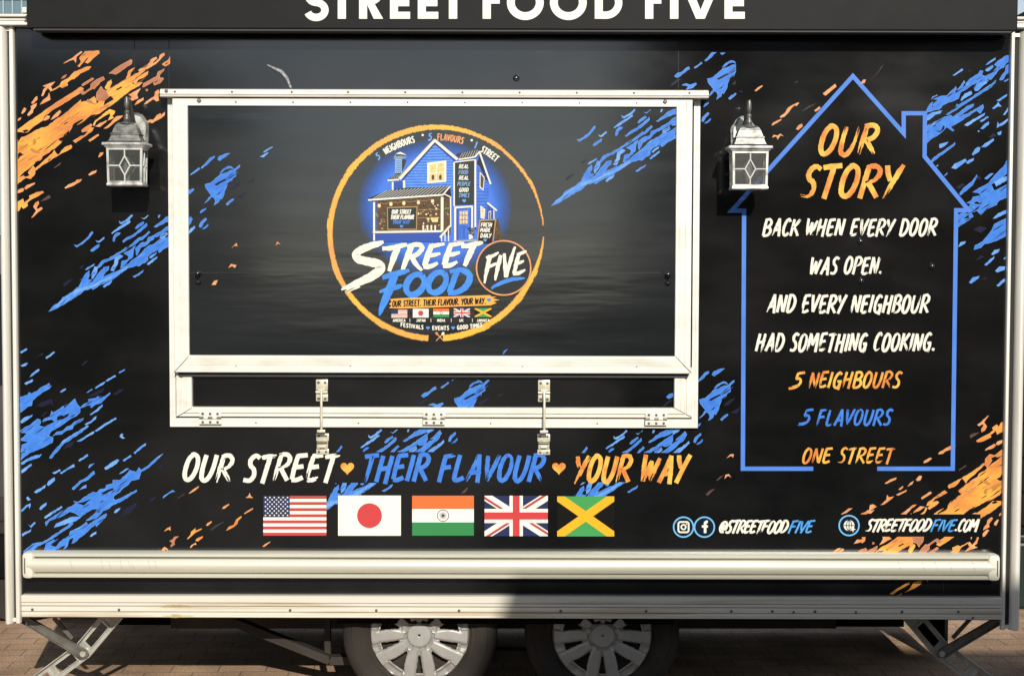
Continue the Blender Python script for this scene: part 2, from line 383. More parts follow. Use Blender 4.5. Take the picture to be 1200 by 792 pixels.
# ------------------------------------------------------------------ ground
def brick_ground():
    m = bpy.data.materials.new('brick_paving'); m.use_nodes = True
    n = m.node_tree.nodes; L = m.node_tree.links; p = n['Principled BSDF']
    tc = n.new('ShaderNodeTexCoord'); mp = n.new('ShaderNodeMapping'); mp.inputs['Rotation'].default_value = (0, 0, R(-3))
    L.new(tc.outputs['Object'], mp.inputs[0])
    b = n.new('ShaderNodeTexBrick'); L.new(mp.outputs[0], b.inputs['Vector'])
    b.inputs['Scale'].default_value = 1; b.inputs['Brick Width'].default_value = .21; b.inputs['Row Height'].default_value = .105
    b.inputs['Mortar Size'].default_value = .004; b.inputs['Mortar Smooth'].default_value = .3; b.inputs['Bias'].default_value = 0
    b.inputs['Color1'].default_value = (.62, .405, .27, 1); b.inputs['Color2'].default_value = (.50, .325, .195, 1); b.inputs['Mortar'].default_value = (.27, .205, .145, 1)
    t = n.new('ShaderNodeTexNoise'); t.inputs['Scale'].default_value = 3; t.inputs['Detail'].default_value = 8; L.new(mp.outputs[0], t.inputs['Vector'])
    t2 = n.new('ShaderNodeTexNoise'); t2.inputs['Scale'].default_value = 110; t2.inputs['Detail'].default_value = 4; L.new(mp.outputs[0], t2.inputs['Vector'])
    mr = n.new('ShaderNodeMapRange'); mr.inputs[1].default_value = .3; mr.inputs[2].default_value = .7; mr.inputs[3].default_value = .55; mr.inputs[4].default_value = 1.2; L.new(t.outputs[0], mr.inputs[0])
    mr2 = n.new('ShaderNodeMapRange'); mr2.inputs[1].default_value = .3; mr2.inputs[2].default_value = .75; mr2.inputs[3].default_value = .55; mr2.inputs[4].default_value = 1.45; L.new(t2.outputs[0], mr2.inputs[0])
    mu = n.new('ShaderNodeMath'); mu.operation = 'MULTIPLY'; L.new(mr.outputs[0], mu.inputs[0]); L.new(mr2.outputs[0], mu.inputs[1])
    mx = n.new('ShaderNodeMix'); mx.data_type = 'RGBA'; mx.blend_type = 'MULTIPLY'; mx.inputs[0].default_value = 1
    L.new(b.outputs[0], mx.inputs[6]); L.new(mu.outputs[0], mx.inputs[7]); L.new(mx.outputs[2], p.inputs['Base Color'])
    p.inputs['Roughness'].default_value = .85
    bu = n.new('ShaderNodeBump'); bu.inputs['Strength'].default_value = .5; bu.inputs['Distance'].default_value = .006
    ad = n.new('ShaderNodeMath'); ad.operation = 'MULTIPLY_ADD'; L.new(t2.outputs[0], ad.inputs[0]); ad.inputs[1].default_value = .5
    sb = n.new('ShaderNodeMath'); sb.operation = 'SUBTRACT'; sb.inputs[0].default_value = 1; L.new(b.outputs['Fac'], sb.inputs[1]); L.new(sb.outputs[0], ad.inputs[2])
    L.new(ad.outputs[0], bu.inputs['Height']); L.new(bu.outputs[0], p.inputs['Normal'])
    return m
g = MB(); g.flat = True
g.face([(-400, -400, 0), (400, -400, 0), (400, 400, 0), (-400, 400, 0)], brick_ground())
gr = g.build('ground'); gr['kind'] = 'structure'; gr['label'] = 'reddish brown brick paving in sun and shade'; gr['category'] = 'ground'

DIM_ASPH = mat('dimming_asphalt', (.050, .049, .046), rough=.9, rgb2=(.032, .032, .031), vscale=3, bump=.4, bscale=180, detail=9)  # for an unseen dark sheet added to cut wall reflections and bounced light
g = MB(); g.flat = True
g.face([(-80, -21.5, .004), (80, -21.5, .004), (80, -1.3, .004), (-80, -1.3, .004)], DIM_ASPH)
gr = g.build('dimming_ground'); gr['kind'] = 'structure'; gr['label'] = 'unseen dark asphalt sheet added to dim the wall reflections'; gr['category'] = 'dimming_ground'
# ------------------------------------------------------------------ sweep helpers
def xbar(mb, x0, x1, prof, mt):
    """prof: closed (y, z) outline swept along x"""
    n = len(prof); b = len(mb.v); k = mb.mi(mt)
    for x in (x0, x1):
        for (y, z) in prof: mb.v.append((x, y, z))
    for i in range(n):
        j = (i+1) % n; mb.f.append((b+i, b+j, b+n+j, b+n+i)); mb.m.append(k)
    mb.f.append(tuple(b+i for i in range(n))); mb.m.append(k); mb.f.append(tuple(b+n+i for i in reversed(range(n)))); mb.m.append(k)
def zbar(mb, z0, z1, prof, mt):
    n = len(prof); b = len(mb.v); k = mb.mi(mt)
    for z in (z0, z1):
        for (x, y) in prof: mb.v.append((x, y, z))
    for i in range(n):
        j = (i+1) % n; mb.f.append((b+i, b+j, b+n+j, b+n+i)); mb.m.append(k)
    mb.f.append(tuple(b+i for i in range(n))); mb.m.append(k); mb.f.append(tuple(b+n+i for i in reversed(range(n)))); mb.m.append(k)
def frame_loop(mb, x0, x1, z0, z1, wl, wr, wt, wb, prof, d0, mt):
    """a mitred rectangular frame; prof: (fraction of the width from the outside, height above d0)"""
    rows = []
    for t, h in prof:
        rows.append([(x0+wl*t, d0-h, z0+wb*t), (x1-wr*t, d0-h, z0+wb*t), (x1-wr*t, d0-h, z1-wt*t), (x0+wl*t, d0-h, z1-wt*t)])
    for a, b in zip(rows, rows[1:]):
        for i in range(4):
            j = (i+1) % 4
            mb.face([a[i], a[j], b[j], b[i]], mt)
def screw(mb, x, z, d, r=.0075, mt=None):
    mb.lathe([(r, 0), (r*1.02, .0016), (r*.75, .0034), (0.0001, .004)], (x, d, z), (0, -1, 0), mt or SCREW, n=10)

trailer = thing('food_trailer', 'black food trailer with white framed serving hatch and street food artwork', 'food trailer')
# body ----------------------------------------------------------------
XL, XR = X(17, 380), X(1179, 380)          # inner edges of the corner posts' inner rails
ZB, ZT = Z(721), Z(30)
b = MB()
b.box((XL-.045, 0, ZB), (XR+.045, 1.42, ZT), VINYL)
body = b.build('wall_panel', trailer, label='glossy black wrapped side wall')
b = MB()
b.box((XL-.04, .03, ZB-.02), (XR+.04, 1.40, ZB-.002), UNDER)
b.build('underfloor', trailer)
# small marks on the wall: covered bolt heads ---------------------------
b = MB()
for px, py in ((1008, 283), (1092, 312), (1009, 329), (605, 92)):
    p = W(px, py, 0); b.lathe([(.013, 0), (.012, .005), (.008, .009), (.004, .0108), (.0005, .0112)], p, (0, -1, 0), mat('glossy_bolt', (.02, .02, .02), rough=.16, spec=1.0, metal=.3), n=18)
b.build('bolt_cover', trailer, smooth=True)
# corner posts ----------------------------------------------------------
def corner(px_out0, px_out1, px_in0, px_in1, py0, py1, side):
    b = MB()
    z0, z1 = Z(py1), Z(py0)
    a0, a1, i0, i1 = [X(v, 380, -.01) for v in (px_out0, px_out1, px_in0, px_in1)]
    lo, hi = min(a0, a1), max(a0, a1)
    # rounded outer rail
    n = 10; prof = []
    w = hi-lo
    for k in range(n+1):
        t = k/n; x = lo + w*t
        y = -.006-.030*math.sin(math.pi*min(1, max(0, t*.94+.03)))**.6
        prof.append((x, y))
    prof += [(hi, .05), (lo, .05)]
    zbar(b, z0, z1, prof, ALUV)
    lo2, hi2 = min(i0, i1), max(i0, i1)
    zbar(b, z0, z1, [(lo2, .0), (lo2, -.016), (lo2+.003, -.02), (hi2-.003, -.02), (hi2, -.016), (hi2, .0)], ALUV)
    gl, gh = (hi, lo2) if side < 0 else (hi2, lo)
    zbar(b, z0+.004, z1-.004, [(gl-.001, .0), (gl-.001, -.004), (gh+.001, -.004), (gh+.001, .0)], GAP)
    for zz in (z1-.012, z0+.012):
        b.box((gl, -.014, zz-.007), (gh, -.003, zz+.007), ALUV)
    return b.build('corner_post', trailer, smooth=True)
corner(2.5, 12, 15.2, 20.5, 33, 730, -1)
corner(1188.8, 1200, 1178.5, 1183, 37, 735, 1)
# roof edge rails ---------------------------------------------------------
b = MB()
for z0, z1, d in ((Z(33.5), Z(28.5), -.045), (Z(27), Z(25), -.03), (Z(23), Z(20), -.035)):
    b.chamfer((XL-.085, d, z0), (XR+.085, .04, z1), .003, ALU)
b.build('roof_edge_rail', trailer)
b = MB(); b.chamfer((XL-.03, .002, ZT), (XR+.03, 1.42, Z(20)), .004, VINYL); b.build('roof', trailer)
# sign board above --------------------------------------------------------
FD = -.113
sb = MB()
xl, xr = X(31, 10, FD), X(1193, 10, FD)
zb = Z(34.8, FD)
sb.chamfer((xl, FD, zb), (xr, -.052, zb+.42), .004, VINYLF)
sign = sb.build('sign_board', trailer, label='black name board across the roof edge')
h = MB(); h.chamfer((X(38, 34, FD), FD+.004, Z(37.4, FD)), (X(1186, 34, FD), -.055, zb-.0005), .003, HEM)
h.build('hem', sign)
h = MB(); h.chamfer((X(25.5, 10, -.1), -.1, Z(17, -.1)), (X(31, 10, -.1)-.0005, -.07, Z(10, -.1)), .003, ALU); h.build('bracket', sign)

# opening frame (fixed) ---------------------------------------------------
def zx(p, d): return W(p[0], p[1], d)
of = MB()
ox0, ox1 = X(197.5, 300, -.02), X(819.5, 300, -.02)
oz0, oz1 = Z(501.3, -.02), Z(113.5, -.02)
frame_loop(of, ox0, ox1, oz0, oz1, .024, .026, .02, .036, [(0, 0), (0, .018), (.06, .021), (.45, .021), (.5, .019), (.55, .021), (.96, .021), (1, .018), (1, 0)], 0, ALU)
for px in (300, 420, 575, 700): screw(of, X(px, 495, -.021), Z(496, -.021), -.021, .003)
opening = of.build('opening_frame', trailer)
# counter flap (lower) ----------------------------------------------------
fd = -.012
fl = MB()
fx0, fx1 = X(206.2, 460, -.03), X(811, 460, -.03)
fz0, fz1 = Z(489, -.03), Z(430, -.03)
flap = part('counter_flap', trailer, 'shallow folded counter flap under the hatch')
wl_, wr_, wb_ = X(225, 460, -.03)-fx0, fx1-X(790, 460, -.03), Z(477.6, -.03)-fz0
frame_loop(fl, fx0, fx1, fz0, fz1, wl_, wr_, .01, wb_, [(0, -.012), (0, .014), (.03, .017), (.30, .017), (.34, .012), (.38, .012), (.42, .020), (.62, .020), (.65, .0185), (.68, .020), (.97, .020), (1, .016), (1, -.01)], fd, ALU)
for (a, c) in (((206.5, 488.6), (224.6, 478)), ((810.6, 488.6), (790.5, 478))):
    p = W(*a, fd-.021); q = W(*c, fd-.0215)
    u = (q-p).normalized(); nrm = Vector((-u.z, 0, u.x))*.0009
    fl.face([p+nrm, q+nrm, q-nrm, p-nrm], GAP)
fl.build('flap_frame', flap)
fp = MB(); fp.box((fx0+.01, fd, fz0+.01), (fx1-.01, -.002, fz1), VINYL); fp.build('flap_panel', flap)
def hinge(pxc, py, d):
    h = MB(); c = W(pxc, py, d)
    for s in (1, -1):
        h.chamfer((c.x-.043, d-.003, c.z+s*.0035), (c.x+.043, d, c.z+s*.024), .002, ZINC2)
        for k in (-1, 0, 1): screw(h, c.x+k*.029, c.z+s*.0165, d-.0028, .0052, SCREW)
    for k in range(5):
        x = c.x-.042+k*.0172
        h.tube([(x, d-.004, c.z), (x+.0158, d-.004, c.z)], .0044, ZINC2 if k % 2 else SCREW, n=8)
    return h
ZINC2 = mat('white_hinge', (.82, .79, .69), rough=.42, metal=.1, var=.12, vscale=50)
h0 = hinge(246.5, 489.5, -.034).build('hinge', flap, smooth=True)
for px in (508.5, 769):
    o = h0.copy(); COL.objects.link(o); o.parent = flap; o.location.x = X(px, 489.5, -.034)-X(246.5, 489.5, -.034)
# serving hatch -----------------------------------------------------------
hatch = part('serving_hatch', trailer, 'closed top hung serving hatch with round logo')
HD = -.052
hx0, hx1 = X(203, 280, -.06), X(810.5, 280, -.06)
hz0, hz1 = Z(437.3, -.06), Z(116.6, -.06)
hw_l, hw_r, hw_t, hw_b = X(221, 280, -.06)-hx0, hx1-X(791.6, 280, -.06), hz1-Z(125, -.06), Z(417, -.06)-hz0
hf = MB()
frame_loop(hf, hx0, hx1, hz0, hz1, hw_l, hw_r, hw_t, hw_b, [(0, 0), (0, .006), (.03, .009), (.36, .009), (.39, .0065), (.42, .009), (.72, .0105), (.75, .009), (.78, .0105), (.97, .0105), (1, .007), (1, 0)], HD, ALU)
hf.box((hx0, HD, hz0), (hx1, -.022, hz0+.012), RUB); hf.box((hx0, HD, hz0), (hx0+.012, -.022, hz1), RUB); hf.box((hx1-.012, HD, hz0), (hx1, -.022, hz1), RUB)
for (a, c) in (((203.6, 436.6), (221.2, 417.3)), ((810, 436.6), (791.4, 417.3))):
    p = W(*a, HD-.0115); q = W(*c, HD-.0115); u = (q-p).normalized(); nrm = Vector((-u.z, 0, u.x))*.001
    hf.face([p+nrm, q+nrm, q-nrm, p-nrm], GAP)
for px in (277, 344, 411, 478, 545, 612, 679, 746): screw(hf, X(px, 121, HD), Z(121, HD), HD-.0105, .0036)
for px in (234, 779): screw(hf, X(px, 120, HD), Z(119.6, HD), HD-.0105, .0085, GALVD)
for px in (277, 411, 612, 746): screw(hf, X(px, 430, HD), Z(429, HD), HD-.0095, .0022)
hframe = hf.build('hatch_frame', hatch)
hp = MB()
hp.box((hx0+.004, HD, hz0+.004), (hx1-.004, -.024, hz1-.004), VINYLH)
hp.build('hatch_panel', hatch, label='grey reflecting black panel')
for px, py in ((232.5, 325), (782.5, 326)):
    l = MB(); c = W(px, py, HD)
    l.lathe([(.013, 0), (.013, .004), (.009, .006), (.007, .014), (.010, .018), (.010, .022), (.004, .025), (.0005, .0255)], c+Vector((0, 0, .014)), (0, -1, 0), mat('black_latch', (.012, .012, .012), rough=.15, spec=.7), n=14)
    l.lathe([(.011, 0), (.011, .005), (.006, .012), (.0005, .014)], c-Vector((0, 0, .018)), (0, -1, 0), MATS['black_latch'], n=14)
    l.build('latch', hatch, smooth=True)
l = MB(); l.flat = True
p, q = W(222, 319.5, HD-.0008), W(775, 319.5, HD-.0008)
l.face([p+Vector((0, 0, .0012)), q+Vector((0, 0, .0012)), q-Vector((0, 0, .0012)), p-Vector((0, 0, .0012))], mat('vinyl_seam', (.008, .008, .008), rough=.5))
l.build('vinyl_seam', hatch)
# hinge rail over the hatch
hr = MB()
z0, z1 = Z(114.6, -.07), Z(105, -.07); x0, x1 = X(187.5, 110, -.07), X(830.5, 110, -.07)
H_ = z1-z0
xbar(hr, x0, x1, [(0, z0+H_*.05), (-.060, z0), (-.072, z0+H_*.02), (-.074, z0+H_*.24), (-.064, z0+H_*.27), (-.064, z0+H_*.33), (-.071, z0+H_*.36), (-.071, z0+H_*.62), (-.069, z0+H_*.65), (-.071, z0+H_*.68), (-.068, z1-.004), (-.058, z1), (0, z1)], ALU)
for i, px in enumerate((205, 272, 342, 408, 475, 542, 609, 676, 743, 808)): screw(hr, X(px, 108.5, -.071), Z(108.7, -.071), -.0712, .0042)
screw(hr, X(195, 108, -.071), Z(108, -.071), -.0712, .007)
hr.build('hinge_rail', trailer)
# grey drip strip in the gap under the hatch
dr = MB(); dr.chamfer((X(209, 440, -.035), -.036, Z(442.6, -.035)), (X(806, 440, -.035), -.013, Z(435, -.035)), .003, RUB)
dr.build('rubber_strip', trailer)
# stay brackets -----------------------------------------------------------
def bracket(px):
    br = part('stay_bracket', trailer)
    m = MB(); d = -.014
    c = W(px, 450.5, d)
    m.chamfer((c.x-.0235, d-.008, Z(457.5, d)), (c.x+.0235, d, Z(445, d)), .002, ZINC)
    m.chamfer((c.x-.0235, d-.007, Z(470.5, d)), (c.x+.0235, d, Z(461.5, d)), .002, ZINC)
    m.tube([(c.x-.023, d-.013, Z(459.6, d)), (c.x+.023, d-.013, Z(459.6, d))], .0062, ZINC, n=10)
    m.tube([(c.x-.012, d-.016, Z(457.0, d)), (c.x+.012, d-.016, Z(457.0, d))], .006, ZINC, n=10)
    for px_, py_ in ((-.013, 448.6), (.013, 448.6), (-.013, 467.3), (.013, 467.3)): screw(m, c.x+px_, Z(py_, d), d-.008, .0052)
    m.build('upper_plate', br, smooth=True)
    m = MB(); d2 = 0
    z = lambda py: Z(py, d2)
    m.chamfer((c.x-.025, d2-.008, z(517)), (c.x+.025, d2, z(508.3)), .002, ZINC)
    m.chamfer((c.x-.022, d2-.016, z(526)), (c.x+.022, d2, z(517.2)), .003, ZINC)
    m.chamfer((c.x-.025, d2-.008, z(532.5)), (c.x+.025, d2, z(526.2)), .002, ZINC)
    for a, py_ in ((-.014, 511), (.014, 511), (-.014, 529.5), (.014, 529.5)): screw(m, c.x+a, z(py_), d2-.008, .0045)
    m.tube([(c.x-.02, d2-.018, z(518.5)), (c.x+.02, d2-.018, z(518.5))], .005, SCREW, n=8)
    m.tube([(c.x-.01, d2-.02, z(523)), (c.x+.01, d2-.02, z(523))], .006, ZINC, n=8)
    m.build('lower_plate', br, smooth=True)
    m = MB()
    m.tube([(c.x, d-.022, z(457)), (c.x+.001, -.047, z(470)), (c.x+.001, -.047, z(503.5))], .0052, ZINC, n=10)
    m.chamfer((c.x-.016, -.053, z(505.8)), (c.x+.016, -.04, z(502.6)), .002, ZINC)
    m.build('rod', br, smooth=True)
bracket(377.5); bracket(637.5)
# awning tube ------------------------------------------------------------
aw = MB()
z0, z1 = Z(678, -.05), Z(648.3, -.05); H_ = z1-z0
z0t, H_t = z0, H_
x0, x1 = X(27, 663, -.05), X(1171, 663, -.05)
prof = [(0, z0+.004), (-.046, z0), (-.056, z0+H_*.03), (-.058, z0+H_*.12), (-.052, z0+H_*.15), (-.034, z0+H_*.165), (-.034, z0+H_*.225)]
for k in range(9):
    t = k/8; prof.append((-.050-.017*math.sin(math.pi*(t*.8+.1)), z0+H_*(.235+.52*t)))
prof += [(-.034, z0+H_*.765), (-.034, z0+H_*.82), (-.052, z0+H_*.835), (-.057, z0+H_*.85), (-.057, z0+H_*.95), (-.050, z1-.001), (0, z1)]
xbar(aw, x0+.02, x1-.02, prof, ALUC)
tube = aw.build('awning_tube', trailer, smooth=True, label='long cream awning tube below the artwork')
for xa, xb in ((x0-.002, x0+.045), (x1-.048, x1+.002)):
    c = MB(); c.chamfer((xa, -.066, z0-.003), (xb, -.001, z1+.002), .016, PLAST)
    c.box((xa+.012 if xa < 0 else xb-.016, -.0685, z0+.02), (xa+.016 if xa < 0 else xb-.012, -.06, z1-.02), GALVD)
    c.build('end_cap', tube, smooth=True)
b = MB()
SCR = mat('tube_scratch', (.42, .41, .34), rough=.6)
for px, a, c in ((82, 658, 668), (118, 657, 668), (127, 659, 667), (140, 657, 667), (150, 658, 666), (154, 660, 668), (173, 657, 667), (181, 658, 667), (1053, 657, 666), (1081, 658, 668), (1096, 657, 667), (1113, 658, 668), (1140, 657, 668)):
    for k in range(5):
        t0, t1 = k/5, (k+1)/5
        f = lambda t: (-.0672 if True else 0)-.0015*0
        za, zb2 = Z(a+(c-a)*t0, -.066), Z(a+(c-a)*t1, -.066); x = X(px+.6*k, 663, -.066)
        def yy(z):
            t = ((z-z0t)/H_t-.235)/.52; return -.050-.017*math.sin(math.pi*(max(0, min(1, t))*.8+.1))-.0006
        b.face([(x, yy(za), za), (x+.0022, yy(za), za), (x+.0028, yy(zb2), zb2), (x+.0006, yy(zb2), zb2)], SCR)
b.flat = True
b.build('scratches', tube)
# sill -------------------------------------------------------------------
si = MB()
z0, z1 = Z(724.3, -.03), Z(698.7, -.03); H_ = z1-z0
x0, x1 = X(25.3, 711, -.03), X(1174, 711, -.03)
P = [(0, z0+.003)]
for t, d in ((0, .028), (.03, .033), (.06, .026), (.09, .026), (.12, .031), (.24, .031), (.25, .022), (.28, .022), (.29, .031), (.50, .031), (.51, .021), (.54, .021), (.55, .032), (.66, .032), (.67, .024), (.69, .024), (.70, .032), (.95, .033), (1, .028)):
    P.append((-d, z0+H_*t))
P.append((0, z1))
xbar(si, x0, x1, P, ALUW)
for px in (38, 139.5, 340, 441, 538, 657, 757, 857, 905, 955, 1057): screw(si, X(px, 715, -.031), Z(715.3, -.031), -.0308, .0055)
for px, py in ((1125, 703), (1123, 715), (1147, 714), (1170, 714), (1140, 722), (1003, 716), (930, 716)): screw(si, X(px, py, -.031), Z(py, -.031), -.0315, .0048, ZINC if py < 715 else SCREW)
si.build('sill_rail', trailer, label='ribbed aluminium sill along the trailer bottom')
rs_ = Print(-.0335)
RUST = mat('rust_stain', (.48, .33, .12), rough=.8, alpha=.55, rgb2=(.62, .50, .28), vscale=70)
for y, a, c in ((708.5, 192, 222), (710.5, 188, 226), (721.5, 190, 228), (722.6, 196, 220), (719.8, 200, 214)): rs_.ribbon([(a, y, .5), ((a+c)/2-4, y+.2, 1.5), (c, y, .4)], 1, RUST, jag=.25)
rs_.build('rust_stain', trailer)
# torn clear tape above the hatch
tp = MB(); pts = [(313, 76), (321, 80), (330, 84), (336, 91), (341, 103)]
q = [W(a, b, -.012-.010*math.sin(i*1.1)) for i, (a, b) in enumerate(pts)]
wd = [.0015, .004, .0062, .0055, .0035]
for i in range(4):
    u = (q[i+1]-q[i]).normalized(); nn = Vector((-u.z, .3, u.x))
    tp.face([q[i]+nn*wd[i], q[i+1]+nn*wd[i+1], q[i+1]-nn*wd[i+1], q[i]-nn*wd[i]], mat('clear_tape', (.75, .75, .76), rough=.08, spec=1.0, alpha=.62, var=.8, vscale=90))
tp.build('torn_tape', trailer, smooth=True)
sm = Print(-.0004); SEAM = mat('panel_seam', (.002, .002, .002), rough=.6)
for px in (157.5, 198, 795): sm.rect(px-.35, 38, px+.35, 104, SEAM)
for px in (1105.5,): sm.rect(px-.3, 680, px+.3, 698, SEAM)
sm.build('panel_seam', trailer)

# ------------------------------------------------------------------ wheels
TYRE = mat('tyre_rubber', (.052, .045, .037), rough=.95, spec=.2, rgb2=(.026, .023, .020), vscale=5, bump=.2, bscale=120)
CAP = mat('silver_wheel_trim', (.43, .425, .40), rough=.5, metal=.45, var=.12, vscale=30)
WD = .125
def wheel(px, py):
    c = W(px, py, WD); wr = part('wheel', trailer)
    Rt = 92/300*(DIST+WD)/DIST; Rh = 59.5/300*(DIST+WD)/DIST
    t = MB()
    Wt = .165
    pr = [(Rh*.93, .02), (Rh*1.0, .006), (Rh*1.05, -.004), (Rh*1.10, -.002)]
    for a, o in ((.25, -.010), (.45, -.014), (.6, -.013), (.62, -.010), (.66, -.012), (.8, -.006), (.92, .004), (.97, .014), (1.0, .030)):
        pr.append((Rh*1.05+(Rt-Rh*1.05)*a, o))
    for k in range(4):
        y = .045+k*.03
        pr += [(Rt, y), (Rt-.007, y+.003), (Rt-.007, y+.007), (Rt, y+.010)]
    pr += [(Rt-.005, Wt), (Rh, Wt), (Rh*.9, Wt-.02)]
    t.lathe([(r, o) for r, o in pr], c, (0, 1, 0), TYRE, n=72)
    t.build('tyre', wr, smooth=True)
    b = MB()
    b.lathe([(.0005, .055), (Rh*.95, .055), (Rh*.95, .03)], c, (0, 1, 0), UNDER, n=40)
    for k in range(5):                       # brake drum / steel rim glimpsed in the slots
        a = R(90+72*k); b.lathe([(.02, 0), (.02, .012), (.0005, .014)], c+Vector((math.cos(a)*Rh*.6, .05, math.sin(a)*Rh*.6)), (0, -1, 0), CHASS, n=10)
    b.build('steel_rim', wr)
    # trim: polar sheet with slots
    m = MB(); NA, NR = 360, 44
    def info(r, a):
        r /= Rh
        u = ((a-270) % 72); u = min(u, 72-u)          # angle to nearest slim slot centre
        v = ((a-270-36) % 72); v = min(v, 72-v)       # angle to nearest wide slot centre
        y = -.006
        hole = False
        # slim slot
        w1 = 3.6*min(1, max(0, (r-.42)/.12))*min(1, max(0, (.82-r)/.03))
        if .42 < r < .80 and u < 2.2+3.4*(r-.42)/.38: hole = True
        w2 = 1.5+12*(r-.40)/.42
        if .42 < r < .80 and v < w2: hole = True
        # relief: spokes flat and proud, valleys toward slots, outer land sloping back
        spoke = abs(u-18)                              # 0 on spoke centre
        edge = min(abs(u-(2.2+3.4*(r-.42)/.38)), abs(v-w2)) if .3 < r < .84 else 9
        h = .0
        if r > .30: h += .007*min(1, max(0, (1-max(0, spoke-9)/9)))
        if edge < 2.2: h -= .004*(1-edge/2.2)
        land = r > .80 and (v < 13 or u < 5.5)
        if land: h -= .012*min(1, (r-.78)/.08) * (1 if v < 13 else .8)
        if r > .965: h = -.004-.012*(r-.965)/.035
        if r < .22: h = .009
        elif r < .30: h = .009-.012*math.sin((r-.22)/.08*math.pi/2)
        dome = .016*(1-r*r)
        return y-h-dome, hole
    grid = {}
    base = len(m.v); k = m.mi(CAP)
    rs = [Rh*(.02+.98*i/NR) for i in range(NR+1)]
    for r in rs:
        for j in range(NA):
            y, _ = info(r, j); a = R(j)
            m.v.append((c.x+r*math.cos(a), c.y+y, c.z+r*math.sin(a)))
    for i in range(NR):
        for j in range(NA):
            rm = (rs[i]+rs[i+1])/2
            if info(rm, j+.5)[1]: continue
            j2 = (j+1) % NA
            m.f.append((base+i*NA+j, base+i*NA+j2, base+(i+1)*NA+j2, base+(i+1)*NA+j)); m.m.append(k)
    o = m.build('wheel_trim', wr, smooth=True)
    so_ = o.modifiers.new('thick', 'SOLIDIFY'); so_.thickness = .005; so_.offset = -1
    for kk in range(5):
        a = R(90+72*kk); l = MB(); p = c+Vector((math.cos(a)*Rh*.31, -.030, math.sin(a)*Rh*.31))
        l.lathe([(.0125, .022), (.0125, .003), (.010, .0), (.008, .001), (.0005, .0005)], p, (0, 1, 0), CAP, n=12)
        l.build('lug_nut', wr, smooth=True)
    return c
c1 = wheel(491.8, 742); c2 = wheel(705.8, 742.5)
